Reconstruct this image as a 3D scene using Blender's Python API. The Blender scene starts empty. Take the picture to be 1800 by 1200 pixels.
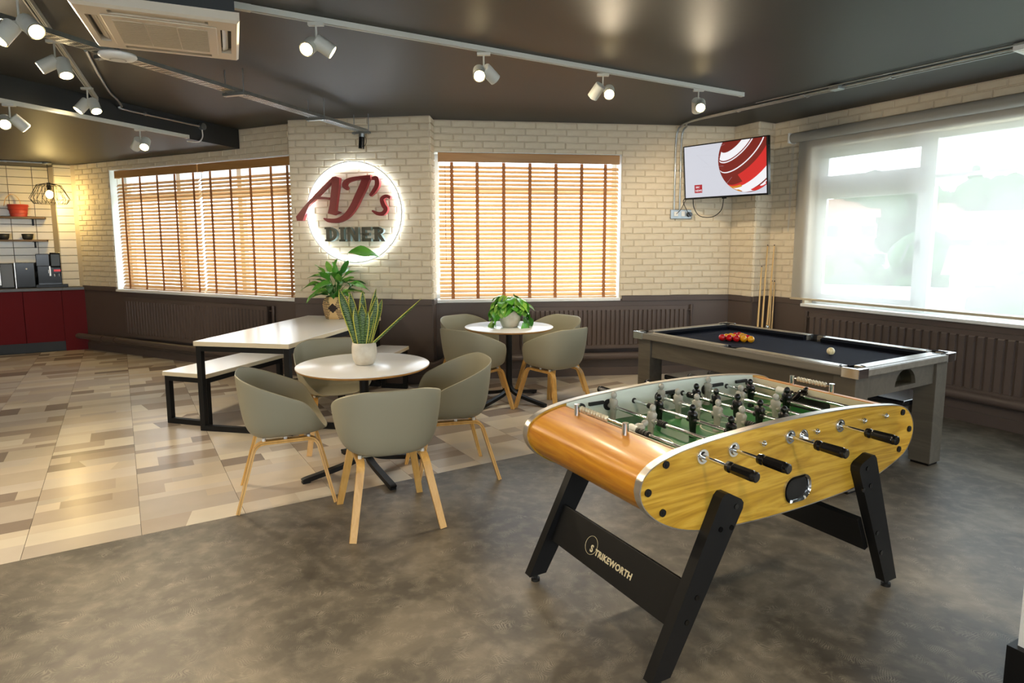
import bpy, math, random
from math import sin, cos, pi, radians, sqrt, atan2, hypot
from mathutils import Vector, Matrix

random.seed(7)
S = bpy.context.scene
COL = S.collection

# ------------------------------------------------------------------ camera
cam_d = bpy.data.cameras.new('camera'); cam = bpy.data.objects.new('camera', cam_d); COL.objects.link(cam)
CAM_H = 1.55
cam.location = (0, 0, CAM_H)
cam.rotation_euler = (radians(90 - 7.047), radians(0.05), 0)
cam_d.sensor_width = 36.0
cam_d.lens = 36.0 * 1114.7 / 1800.0
cam_d.shift_y = -(600 - 563.4) / 1800.0
cam_d.clip_start = 0.05; cam_d.clip_end = 500
S.camera = cam

# ------------------------------------------------------------------ world, exposure
W = bpy.data.worlds.new('sky'); S.world = W; W.use_nodes = True
wn = W.node_tree.nodes; wl = W.node_tree.links; wn.clear()
wo = wn.new('ShaderNodeOutputWorld'); wb = wn.new('ShaderNodeBackground')
wtc = wn.new('ShaderNodeTexCoord'); wsx = wn.new('ShaderNodeSeparateXYZ'); wmr = wn.new('ShaderNodeMapRange'); wmx = wn.new('ShaderNodeMix')
wmx.data_type = 'RGBA'
wmx.inputs[6].default_value = (0.82, 0.89, 0.94, 1); wmx.inputs[7].default_value = (0.76, 0.88, 1.0, 1)
wmr.inputs['From Min'].default_value = -0.1; wmr.inputs['From Max'].default_value = 0.7
wl.new(wtc.outputs['Generated'], wsx.inputs[0]); wl.new(wsx.outputs['Z'], wmr.inputs['Value'])
wl.new(wmr.outputs['Result'], wmx.inputs[0]); wl.new(wmx.outputs[2], wb.inputs['Color'])
wb.inputs['Strength'].default_value = 7.0
wl.new(wb.outputs[0], wo.inputs[0])
S.view_settings.view_transform = 'Standard'; S.view_settings.look = 'None'
S.view_settings.gamma = 1; S.view_settings.use_curve_mapping = False
S.view_settings.exposure = 0.22
try:
    S.cycles.use_denoising = True; S.cycles.max_bounces = 8; S.cycles.diffuse_bounces = 4
    S.cycles.transparent_max_bounces = 12; S.cycles.sample_clamp_indirect = 6.0
    S.cycles.caustics_reflective = False; S.cycles.caustics_refractive = False
except Exception:
    pass

SPOT_W = 60.0
def spot_light(name, p, target, watts, size=95, blend=0.7, colr=(1.0, 0.82, 0.57), parent=None):
    l = bpy.data.lights.new(name, 'SPOT'); l.energy = watts; l.color = colr; l.spot_size = radians(size); l.spot_blend = blend
    l.shadow_soft_size = 0.035
    o = bpy.data.objects.new(name, l); COL.objects.link(o); o.location = p
    o.rotation_euler = (Vector(target) - Vector(p)).to_track_quat('-Z', 'Y').to_euler()
    if parent: o.parent = parent
    return o

# ------------------------------------------------------------------ helpers
def lin(c):
    c = c / 255.0
    return c / 12.92 if c <= 0.04045 else ((c + 0.055) / 1.055) ** 2.4
def rgb(t): return (lin(t[0]), lin(t[1]), lin(t[2]), 1.0)

def mat(name, c, rough=0.5, metal=0.0, spec=0.5, vary=None, bump=None, emit=None, coat=0.0, stretch=None, c2=None, noise_detail=4.0):
    """vary=(scale, amount) blends towards c2 by noise; bump=(scale, strength)"""
    m = bpy.data.materials.new(name); m.use_nodes = True
    n = m.node_tree.nodes; l = m.node_tree.links; b = n['Principled BSDF']
    b.inputs['Base Color'].default_value = rgb(c); b.inputs['Roughness'].default_value = rough; b.inputs['Metallic'].default_value = metal
    b.inputs['Specular IOR Level'].default_value = spec
    if coat: b.inputs['Coat Weight'].default_value = coat; b.inputs['Coat Roughness'].default_value = 0.12
    if emit: b.inputs['Emission Color'].default_value = rgb(emit[0]); b.inputs['Emission Strength'].default_value = emit[1]
    if vary or bump:
        tc = n.new('ShaderNodeTexCoord'); mp = n.new('ShaderNodeMapping'); l.new(tc.outputs['Object'], mp.inputs[0])
        if stretch: mp.inputs['Scale'].default_value = stretch
    if vary:
        t = n.new('ShaderNodeTexNoise'); t.inputs['Scale'].default_value = vary[0]; t.inputs['Detail'].default_value = noise_detail
        l.new(mp.outputs[0], t.inputs['Vector'])
        r = n.new('ShaderNodeValToRGB'); r.color_ramp.elements[0].position = 0.5 - 0.5 / max(vary[1], 0.01) * 0.5; r.color_ramp.elements[1].position = 0.5 + 0.5 / max(vary[1], 0.01) * 0.5
        r.color_ramp.elements[0].color = rgb(c); r.color_ramp.elements[1].color = rgb(c2 or c)
        l.new(t.outputs['Fac'], r.inputs[0]); l.new(r.outputs[0], b.inputs['Base Color'])
    if bump:
        t2 = n.new('ShaderNodeTexNoise'); t2.inputs['Scale'].default_value = bump[0]; t2.inputs['Detail'].default_value = 5
        l.new(mp.outputs[0], t2.inputs['Vector'])
        bp = n.new('ShaderNodeBump'); bp.inputs['Strength'].default_value = bump[1]; bp.inputs['Distance'].default_value = 0.004
        l.new(t2.outputs['Fac'], bp.inputs['Height']); l.new(bp.outputs[0], b.inputs['Normal'])
    return m

def wood_mat(name, ca, cb, cc, along='X', scale=1.0, rough=0.35, ring=9.0, coat=0.0):
    m = bpy.data.materials.new(name); m.use_nodes = True
    n = m.node_tree.nodes; l = m.node_tree.links; b = n['Principled BSDF']
    tc = n.new('ShaderNodeTexCoord'); mp = n.new('ShaderNodeMapping'); l.new(tc.outputs['Object'], mp.inputs[0])
    sc = {'X': (0.6, 7, 7), 'Y': (7, 0.6, 7), 'Z': (7, 7, 0.6)}[along]
    mp.inputs['Scale'].default_value = tuple(scale * q for q in sc)
    t = n.new('ShaderNodeTexNoise'); t.inputs['Scale'].default_value = 1.6; t.inputs['Detail'].default_value = 6; t.inputs['Distortion'].default_value = 0.6
    l.new(mp.outputs[0], t.inputs['Vector'])
    mu = n.new('ShaderNodeMath'); mu.operation = 'MULTIPLY'; mu.inputs[1].default_value = ring; l.new(t.outputs['Fac'], mu.inputs[0])
    fr = n.new('ShaderNodeMath'); fr.operation = 'PINGPONG'; fr.inputs[1].default_value = 0.5; l.new(mu.outputs[0], fr.inputs[0])
    t2 = n.new('ShaderNodeTexNoise'); t2.inputs['Scale'].default_value = 14; t2.inputs['Detail'].default_value = 3; l.new(mp.outputs[0], t2.inputs['Vector'])
    ad = n.new('ShaderNodeMath'); ad.operation = 'ADD'; l.new(fr.outputs[0], ad.inputs[0])
    m2 = n.new('ShaderNodeMath'); m2.operation = 'MULTIPLY'; m2.inputs[1].default_value = 0.55; l.new(t2.outputs['Fac'], m2.inputs[0]); l.new(m2.outputs[0], ad.inputs[1])
    r = n.new('ShaderNodeValToRGB'); e = r.color_ramp.elements
    e[0].position = 0.1; e[0].color = rgb(ca); e[1].position = 0.85; e[1].color = rgb(cc); x = e.new(0.5); x.color = rgb(cb)
    l.new(ad.outputs[0], r.inputs[0]); l.new(r.outputs[0], b.inputs['Base Color'])
    b.inputs['Roughness'].default_value = rough
    if coat: b.inputs['Coat Weight'].default_value = coat; b.inputs['Coat Roughness'].default_value = 0.15
    return m

class MB:
    def __init__(s): s.v = []; s.f = []; s.sm = []; s.mi = []
    def add(s, vs, fs, smooth=False, m=0):
        k = len(s.v); s.v += [tuple(p) for p in vs]
        for f in fs: s.f.append(tuple(i + k for i in f)); s.sm.append(smooth); s.mi.append(m)
        return s
    def obox(s, o, a, b, c, m=0):
        o, a, b, c = Vector(o), Vector(a), Vector(b), Vector(c)
        p = [o, o + a, o + a + b, o + b, o + c, o + a + c, o + a + b + c, o + b + c]
        return s.add(p, [(3, 2, 1, 0), (4, 5, 6, 7), (0, 1, 5, 4), (1, 2, 6, 5), (2, 3, 7, 6), (3, 0, 4, 7)], False, m)
    def box(s, x0, x1, y0, y1, z0, z1, m=0): return s.obox((x0, y0, z0), (x1 - x0, 0, 0), (0, y1 - y0, 0), (0, 0, z1 - z0), m)
    def cyl(s, p0, p1, r0, r1=None, n=16, caps=True, smooth=True, m=0):
        p0, p1 = Vector(p0), Vector(p1); r1 = r0 if r1 is None else r1
        d = (p1 - p0).normalized(); a = d.orthogonal().normalized(); b = d.cross(a)
        vs = [p + (a * cos(2 * pi * i / n) + b * sin(2 * pi * i / n)) * r for p, r in ((p0, r0), (p1, r1)) for i in range(n)]
        s.add(vs, [(i, (i + 1) % n, n + (i + 1) % n, n + i) for i in range(n)], smooth, m)
        if caps: s.add(vs[:n], [tuple(range(n - 1, -1, -1))], False, m); s.add(vs[n:], [tuple(range(n))], False, m)
        return s
    def tube(s, pts, r, n=8, closed=False, m=0, caps=True):
        P = [Vector(p) for p in pts]; N = len(P); rr = r if isinstance(r, (list, tuple)) else [r] * N
        a = None; vs = []
        for i in range(N):
            if closed: t = (P[(i + 1) % N] - P[i - 1]).normalized()
            else: t = (P[min(i + 1, N - 1)] - P[max(i - 1, 0)]).normalized()
            if a is None: a = t.orthogonal().normalized()
            else: a = (a - t * a.dot(t)).normalized()
            b = t.cross(a)
            vs += [P[i] + (a * cos(2 * pi * j / n) + b * sin(2 * pi * j / n)) * rr[i] for j in range(n)]
        fs = []
        for i in range(N if closed else N - 1):
            k = (i + 1) % N
            fs += [(i * n + j, i * n + (j + 1) % n, k * n + (j + 1) % n, k * n + j) for j in range(n)]
        s.add(vs, fs, True, m)
        if caps and not closed: s.add(vs[:n], [tuple(range(n - 1, -1, -1))], False, m); s.add(vs[-n:], [tuple(range(n))], False, m)
        return s
    def lathe(s, prof, n=24, c=(0, 0, 0), m=0, smooth=True):
        vs = [(c[0] + r * cos(2 * pi * i / n), c[1] + r * sin(2 * pi * i / n), c[2] + z) for r, z in prof for i in range(n)]
        fs = [(k * n + i, k * n + (i + 1) % n, (k + 1) * n + (i + 1) % n, (k + 1) * n + i) for k in range(len(prof) - 1) for i in range(n)]
        return s.add(vs, fs, smooth, m)
    def prism(s, poly, o, a, b, c, m=0, smooth=False):
        """polygon in the (a, b) plane at o, extruded by vector c"""
        o, a, b, c = Vector(o), Vector(a), Vector(b), Vector(c); n = len(poly)
        ar = sum(poly[i][0] * poly[(i + 1) % n][1] - poly[(i + 1) % n][0] * poly[i][1] for i in range(n))
        if ar < 0: poly = poly[::-1]
        lo = [o + a * x + b * y for x, y in poly]; hi = [p + c for p in lo]
        s.add(lo, [tuple(range(n - 1, -1, -1))], False, m); s.add(hi, [tuple(range(n))], False, m)
        return s.add(lo + hi, [(i, (i + 1) % n, n + (i + 1) % n, n + i) for i in range(n)], smooth, m)
    def sweep(s, pts, sides, w, t, m=0):
        """flat band: width w along side vector, thickness t along the normal"""
        P = [Vector(p) for p in pts]; N = len(P); vs = []
        for i in range(N):
            tg = (P[min(i + 1, N - 1)] - P[max(i - 1, 0)]).normalized()
            sd = Vector(sides[i] if isinstance(sides, list) else sides); sd = (sd - tg * sd.dot(tg)).normalized(); nm = tg.cross(sd)
            ww = w[i] if isinstance(w, (list, tuple)) else w
            vs += [P[i] + sd * (x * ww / 2) + nm * (y * t / 2) for x, y in ((-1, -1), (1, -1), (1, 1), (-1, 1))]
        fs = [(i * 4 + j, i * 4 + (j + 1) % 4, i * 4 + 4 + (j + 1) % 4, i * 4 + 4 + j) for i in range(N - 1) for j in range(4)]
        s.add(vs, fs, False, m); s.add(vs[:4], [(3, 2, 1, 0)], False, m); s.add(vs[-4:], [(0, 1, 2, 3)], False, m)
        return s
    def sphere(s, c, r, n=16, k=10, m=0, sc=(1, 1, 1)):
        vs = []; fs = []
        for i in range(k + 1):
            th = pi * i / k
            for j in range(n): vs.append((c[0] + sc[0] * r * sin(th) * cos(2 * pi * j / n), c[1] + sc[1] * r * sin(th) * sin(2 * pi * j / n), c[2] + sc[2] * r * cos(th)))
        for i in range(k):
            for j in range(n): fs.append((i * n + j, (i + 1) * n + j, (i + 1) * n + (j + 1) % n, i * n + (j + 1) % n))
        return s.add(vs, fs, True, m)
    def mesh(s, name, mats):
        me = bpy.data.meshes.new(name); me.from_pydata(s.v, [], s.f)
        for mm in (mats if isinstance(mats, (list, tuple)) else [mats]): me.materials.append(mm)
        me.polygons.foreach_set('use_smooth', s.sm); me.polygons.foreach_set('material_index', s.mi)
        me.validate(); me.update()
        return me

def link(name, me, parent=None, loc=None, rotz=None):
    o = bpy.data.objects.new(name, me); COL.objects.link(o)
    if parent: o.parent = parent
    if loc is not None: o.location = loc
    if rotz is not None: o.rotation_euler = (0, 0, rotz)
    return o
def obj(name, mb, mats, parent=None, loc=None, rotz=None, bevel=0, seg=2, label=None, auto=False):
    o = link(name, mb.mesh(name, mats), parent, loc, rotz)
    if bevel:
        q = o.modifiers.new('bevel', 'BEVEL'); q.width = bevel; q.segments = seg; q.limit_method = 'ANGLE'; q.angle_limit = radians(40)
    if label: o['label'] = label
    return o
def tag(o, label, cat, group=None):
    o['label'] = label; o['category'] = cat
    if group: o['group'] = group
    return o
def thing(name, label, cat, loc=(0, 0, 0), rotz=0, group=None):
    o = bpy.data.objects.new(name, None); COL.objects.link(o); o.location = loc; o.rotation_euler = (0, 0, rotz)
    o.empty_display_size = 0.1
    return tag(o, label, cat, group)
def struct(name, mb, mats, parent=None, bevel=0, label=None):
    o = obj(name, mb, mats, parent, bevel=bevel)
    if not parent: o['kind'] = 'structure'
    if label: o['label'] = label
    return o
def dup(root, loc, rotz=None, label=None, group=None):
    kids = {}
    for o in bpy.data.objects:
        if o.parent: kids.setdefault(o.parent.name, []).append(o)
    def rec(o, par):
        c = o.copy(); COL.objects.link(c)
        if par: c.parent = par
        for k in kids.get(o.name, []): rec(k, c)
        return c
    r = rec(root, None); r.location = loc
    if rotz is not None: r.rotation_euler = (0, 0, rotz)
    if label: r['label'] = label
    if group: r['group'] = group
    return r
def arc(cx, cy, r, a0, a1, n):
    return [(cx + r * cos(radians(a0 + (a1 - a0) * i / n)), cy + r * sin(radians(a0 + (a1 - a0) * i / n))) for i in range(n + 1)]
def smooth_path(pts, n=6):
    """Catmull-Rom"""
    P = [Vector(p) for p in pts]; P = [P[0] * 2 - P[1]] + P + [P[-1] * 2 - P[-2]]; out = []
    for i in range(1, len(P) - 2):
        for k in range(n):
            t = k / n
            out.append(0.5 * ((2 * P[i]) + (P[i + 1] - P[i - 1]) * t + (2 * P[i - 1] - 5 * P[i] + 4 * P[i + 1] - P[i + 2]) * t * t + (3 * P[i] - P[i - 1] - 3 * P[i + 1] + P[i + 2]) * t ** 3))
    out.append(P[-2]); return out
def text_mesh(body, size, depth, bold=0.0, shear=0.0, space=1.0, align='LEFT'):
    cu = bpy.data.curves.new('lettering', 'FONT'); cu.body = body; cu.size = size; cu.extrude = depth; cu.offset = bold; cu.shear = shear
    cu.space_character = space; cu.align_x = align; cu.resolution_u = 3
    o = bpy.data.objects.new('lettering', cu); COL.objects.link(o)
    me = bpy.data.meshes.new_from_object(o.evaluated_get(bpy.context.evaluated_depsgraph_get()))
    bpy.data.objects.remove(o); bpy.data.curves.remove(cu)
    return me

# ------------------------------------------------------------------ materials
M = {}
M['brick'] = mat('cream_brick', (226, 214, 190), 0.75, spec=0.25, vary=(9, 0.9), c2=(214, 200, 174), bump=(45, 0.5))
M['mortar'] = mat('cream_mortar', (210, 196, 172), 0.85, spec=0.2, bump=(60, 0.3))
M['dado'] = mat('brown_paint', (94, 82, 76), 0.42, spec=0.4, vary=(3, 1.0), c2=(88, 76, 71))
M['ceil'] = mat('charcoal_ceiling_paint', (60, 60, 58), 0.5, spec=0.32, bump=(7, 0.10))
M['white'] = mat('white_paint', (236, 238, 236), 0.45)
M['upvc'] = mat('white_upvc', (240, 243, 245), 0.3)
M['tile'] = mat('white_wall_tile', (232, 222, 196), 0.18, vary=(2, 1.0), c2=(226, 214, 186))
M['grout'] = mat('dark_grout', (58, 54, 48), 0.8)
M['steel'] = mat('galvanised_steel', (178, 184, 186), 0.32, metal=0.9, vary=(20, 0.8), c2=(150, 156, 158))
M['chrome'] = mat('chrome', (225, 228, 230), 0.08, metal=1.0)
M['brushed'] = mat('brushed_aluminium', (206, 202, 196), 0.28, metal=0.9, bump=(120, 0.1), stretch=(1, 1, 14))
M['black'] = mat('black_powder_coat', (13, 13, 14), 0.5, spec=.35)
M['gloss_black'] = mat('gloss_black_plastic', (14, 14, 15), 0.15)
M['rubber'] = mat('black_rubber', (24, 23, 22), 0.55)
M['charcoal'] = mat('charcoal_paint', (40, 42, 42), 0.5)
M['wire'] = mat('dark_wire', (30, 27, 22), 0.4, metal=0.5)

def glass_mat():
    m = bpy.data.materials.new('window_glass'); m.use_nodes = True; n = m.node_tree.nodes; l = m.node_tree.links; n.clear()
    o = n.new('ShaderNodeOutputMaterial'); t = n.new('ShaderNodeBsdfTransparent'); g = n.new('ShaderNodeBsdfGlossy'); x = n.new('ShaderNodeMixShader'); w = n.new('ShaderNodeLayerWeight')
    t.inputs[0].default_value = (0.94, 0.97, 0.97, 1); g.inputs['Roughness'].default_value = 0.02; w.inputs[0].default_value = 0.15
    mu = n.new('ShaderNodeMath'); mu.operation = 'MULTIPLY'; mu.inputs[1].default_value = 0.5; l.new(w.outputs['Fresnel'], mu.inputs[0])
    l.new(mu.outputs[0], x.inputs[0]); l.new(t.outputs[0], x.inputs[1]); l.new(g.outputs[0], x.inputs[2]); l.new(x.outputs[0], o.inputs[0])
    return m
M['glass'] = glass_mat()
def sheer_mat():
    m = bpy.data.materials.new('sheer_blind_fabric'); m.use_nodes = True; n = m.node_tree.nodes; l = m.node_tree.links; n.clear()
    o = n.new('ShaderNodeOutputMaterial'); t = n.new('ShaderNodeBsdfTransparent'); d = n.new('ShaderNodeBsdfDiffuse'); tr = n.new('ShaderNodeBsdfTranslucent')
    x1 = n.new('ShaderNodeMixShader'); x2 = n.new('ShaderNodeMixShader')
    d.inputs[0].default_value = rgb((232, 234, 230)); tr.inputs[0].default_value = rgb((180, 178, 174))
    x1.inputs[0].default_value = 0.60; x2.inputs[0].default_value = 0.70
    l.new(d.outputs[0], x1.inputs[1]); l.new(tr.outputs[0], x1.inputs[2])
    l.new(t.outputs[0], x2.inputs[1]); l.new(x1.outputs[0], x2.inputs[2]); l.new(x2.outputs[0], o.inputs[0])
    return m
M['sheer'] = sheer_mat()

# ------------------------------------------------------------------ plan of the room
def V2(x, y): return Vector((x, y, 0))
def dir_az(deg): return Vector((sin(radians(deg)), cos(radians(deg)), 0))
ZC = 2.865; ZLOW = 2.645; ZR = 0.935; ZUP = Vector((0, 0, 1))
class Wall:
    """o = start of the wall on the floor, d = direction along it, n = outwards"""
    def __init__(s, o, d, n): s.o, s.d, s.n = o, d, n
    def p(s, a, z, off=0.0): return s.o + s.d * a + s.n * off + ZUP * z
dA = -dir_az(-62.77); nA = Vector((-dA.y, dA.x, 0))
A = Wall(V2(-6.206, 9.202), dA, nA)
pB0, pB1 = V2(-2.430, 7.086), V2(-0.860, 6.835)
dB = (pB1 - pB0).normalized(); B = Wall(pB0, dB, Vector((-dB.y, dB.x, 0)))
dC = dir_az(82.63); C = Wall(V2(-0.852, 7.062), dC, Vector((-dC.y, dC.x, 0)))
dD = -dir_az(-27.48); D = Wall(V2(2.948, 7.309), dD, Vector((-dD.y, dD.x, 0)))
pE0, pE1, pE2 = V2(2.569, 7.505), V2(2.723, 7.174), V2(2.948, 7.309)
LB = (pB1 - pB0).length
kd = -dir_az(58.33); kn = Vector((kd.y, -kd.x, 0))
if kn.y < 0: kn = -kn
K = Wall(V2(-6.206, 9.202), kd, kn)          # plane of the kitchen cupboard fronts

def slab(mb, w, s0, s1, z0, z1, off0, off1, m=0):
    return mb.obox(w.p(s0, z0, off0), w.d * (s1 - s0), w.n * (off1 - off0), ZUP * (z1 - z0), m)
def wall_with_hole(mb, w, s0, s1, z0, z1, t, hole=None, off=0.0):
    if not hole: return slab(mb, w, s0, s1, z0, z1, off, t)
    a, b, c, d = hole
    if a > s0: slab(mb, w, s0, a, z0, z1, off, t)
    if b < s1: slab(mb, w, b, s1, z0, z1, off, t)
    slab(mb, w, a, b, z0, c, off, t); slab(mb, w, a, b, d, z1, off, t)
    return mb

HA = (0.79, 4.20, 0.90, 2.53); HC = (0.0, 2.112, 0.905, 2.53); HD = (0.50, 7.2, 0.885, 2.53)
wallA = struct('wall_left', wall_with_hole(MB(), A, -0.7, 4.3, 0, 3.0, 0.30, HA), M['mortar'])
wb_ = MB(); wb_.prism([tuple(p)[:2] for p in (pB0, pB1, C.p(0, 0), C.p(-0.3, 0, 0.3), V2(-2.6, 7.6), A.p(4.2, 0))], (0, 0, 0), (1, 0, 0), (0, 1, 0), (0, 0, 3.0))
wallB = struct('wall_pillar', wb_, M['mortar'])
wallC = struct('wall_back', wall_with_hole(MB(), C, 0.0, 3.46, 0, 3.0, 0.30, HC), M['mortar'])
we_ = MB(); we_.prism([tuple(p)[:2] for p in (pE0, pE1, pE2, D.p(0, 0, 0.3), V2(2.75, 7.8))], (0, 0, 0), (1, 0, 0), (0, 1, 0), (0, 0, 3.0))
wallE = struct('wall_corner', we_, M['mortar'])
wallD = struct('wall_right', wall_with_hole(MB(), D, 0.0, 11.5, 0, 3.0, 0.30, HD), M['mortar'])
wallK = struct('wall_kitchen', slab(MB(), K, -0.6, 5.0, 0, 3.0, 0.606, 0.85), M['grout'])
wr_ = MB()
for x0, x1, z0, z1 in ((-13, 8.4, 0, .95), (-13, 8.4, 2.45, 3.0), (-13, -9.5, .95, 2.45), (-4.6, -3.6, .95, 2.45), (1.0, 2.0, .95, 2.45), (6.6, 8.4, .95, 2.45)): wr_.box(x0, x1, -4.6, -4.35, z0, z1)
struct('wall_rear', wr_, M['white'])
wl_ = MB(); slab(wl_, K, 5.0, 5.2, 0, 3.0, -12.0, 0.85)
struct('wall_far_left', wl_, M['white'])

# ---- bricks: every brick a piece of its wall
def brick_mesh(L, H, dep, jit):
    mb = MB(); c = 0.006
    j = lambda: random.uniform(-jit, jit)
    bk = [(0, 0, 0), (L, 0, 0), (L, H, 0), (0, H, 0)]
    fr = [(c + j(), c * .6 + j(), dep), (L - c + j(), c * .6 + j(), dep), (L - c + j(), H - c + j(), dep), (c + j(), H - c + j(), dep)]
    md = [(L * .5, c * .6 + j(), dep + .001), (L * .5, H - c + j(), dep + .001)]
    v = bk + fr + md
    f = [(4, 8, 9, 7), (8, 5, 6, 9), (0, 1, 5, 8, 4), (1, 2, 6, 5), (2, 3, 7, 9, 6), (3, 0, 4, 7)]
    return mb.add(v, f)
BRICKS = [brick_mesh(0.222, 0.0635, 0.012, 0.0025).mesh('brick', M['brick']) for _ in range(10)]
def lay_bricks(w, parent, s0, s1, z0, z1, holes=(), seed=1):
    rnd = random.Random(seed); ch, bl, jt = 0.0715, 0.231, 0.008
    ang = atan2(w.d.y, w.d.x); X = Matrix(((w.d.x, 0, -w.n.x, 0), (w.d.y, 0, -w.n.y, 0), (0, 1, 0, 0), (0, 0, 0, 1)))
    rows = int((z1 - z0) / ch) + 1
    for r in range(rows):
        za, zb = z0 + r * ch, min(z0 + r * ch + ch - jt, z1)
        if zb - za < 0.02: continue
        s = s0 - bl * ((r % 2) * 0.5 + rnd.uniform(0, .25))
        while s < s1:
            a, b = max(s, s0), min(s + bl - jt, s1); s += bl
            segs = [(a, b, za, zb)]
            for (ha, hb, hc, hd) in holes:
                ns = []
                for (p, q, u, v) in segs:
                    if q <= ha or p >= hb or v <= hc or u >= hd: ns.append((p, q, u, v)); continue
                    if p < ha: ns.append((p, ha, u, v))
                    if q > hb: ns.append((hb, q, u, v))
                    if u < hc: ns.append((max(p, ha), min(q, hb), u, hc))
                    if v > hd: ns.append((max(p, ha), min(q, hb), hd, v))
                segs = ns
            for (p, q, u, v) in segs:
                if q - p < 0.02 or v - u < 0.012: continue
                full = abs(q - p - 0.223) < 1e-4 and abs(v - u - 0.0635) < 1e-4
                me = rnd.choice(BRICKS) if full else brick_mesh(q - p, v - u, 0.012, 0.001).mesh('brick', M['brick'])
                o = bpy.data.objects.new('brick', me); COL.objects.link(o); o.parent = parent
                T = X.copy(); T.translation = w.p(p, u, -rnd.uniform(-0.0015, 0.0)); o.matrix_local = T
lay_bricks(A, wallA, 0.0, 3.40, ZR, ZLOW, [(HA[0], HA[1], 0, HA[3])], 2)
lay_bricks(A, wallA, 3.40, 4.16, ZR, ZC, [(HA[0], HA[1], 0, HA[3])], 3)
lay_bricks(B, wallB, 0.0, LB, ZR, ZC, [], 4)
WBs = Wall(pB1, (C.p(0, 0) - pB1).normalized(), None); WBs.n = Vector((-WBs.d.y, WBs.d.x, 0)); lay_bricks(WBs, wallB, 0.0, (C.p(0, 0) - pB1).length, ZR, ZC, [], 5)
lay_bricks(C, wallC, 0.0, 3.44, ZR, ZC, [(HC[0], HC[1], 0, HC[3])], 6)
E1 = Wall(pE0, (pE1 - pE0).normalized(), None); E1.n = Vector((-E1.d.y, E1.d.x, 0)); lay_bricks(E1, wallE, 0, (pE1 - pE0).length, ZR, ZC, [], 7)
E2 = Wall(pE1, (pE2 - pE1).normalized(), None); E2.n = Vector((-E2.d.y, E2.d.x, 0)); lay_bricks(E2, wallE, 0, (pE2 - pE1).length, ZR, ZC, [], 8)
lay_bricks(D, wallD, 0.0, 3.3, ZR, ZC, [(HD[0], HD[1], 0, HD[3])], 9)

# ---- brown dado panels, rails and plinths
k = 0
for nm, w, a, b in (('left', A, -0.02, 4.18), ('pillar', B, 0, LB), ('pillar_side', WBs, 0, 0.226), ('back', C, 0, 3.45), ('corner', E1, 0, .36), ('corner_side', E2, 0, .26), ('right', D, 0, 10)):
    k += 1
    mb = MB(); slab(mb, w, a, b, 0, 0.90 if nm != 'right' else 0.88, -0.006, 0.02)
    struct('trim_%d' % k, mb, M['dado'], label='brown painted dado panel')
    sg = [(a, b)]
    if nm == 'left': sg = [(-0.02, HA[0] - .03)]
    if nm == 'back': sg = [(HC[1] + .03, 3.45)]
    if nm == 'right': sg = [(0, HD[0] - .03)]
    for (p, q) in sg:
        k += 1
        struct('trim_%d' % k, slab(MB(), w, p, q, ZR - 0.062, ZR, -0.020, 0.01), M['dado'], bevel=0.004, label='brown dado rail')
    mb = MB(); slab(mb, w, a, b, 0, 0.10, -0.016, 0.0)
    struct('baseboard_' + nm, mb, M['dado'])

# ---- ceiling, lower kitchen ceiling
ROOM = [(-13, -4.6), (8.3, -4.6), tuple(D.p(12, 0, .25))[:2], tuple(D.p(-.1, 0, .25))[:2], (2.75, 7.8), tuple(C.p(0, 0, .28))[:2], (-2.45, 7.5), tuple(A.p(0, 0, .25))[:2], tuple(K.p(0, 0, .8))[:2], tuple(K.p(5.1, 0, .8))[:2]]
cb = MB(); cb.prism(ROOM, (0, 0, ZC), (1, 0, 0), (0, 1, 0), (0, 0, .12)); struct('ceiling', cb, M['ceil'])
bd = Vector((0.313, 0.950, 0)).normalized(); bp_ = V2(-3.206, 7.66); bn_ = Vector((-bd.y, bd.x, 0))
lc = MB(); lc.obox(bp_ + bd * 1.2 + ZUP * ZLOW, bd * -9.0, bn_ * 0.34, ZUP * (ZC - ZLOW)); struct('ceiling_beam', lc, M['charcoal'])
lc = MB(); lc.obox(bp_ + bd * 4.0 + bn_ * 0.34 + ZUP * (ZLOW + .0), bd * -12.0, bn_ * 7.0, ZUP * 0.05); struct('ceiling_low', lc, M['ceil'])

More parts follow.
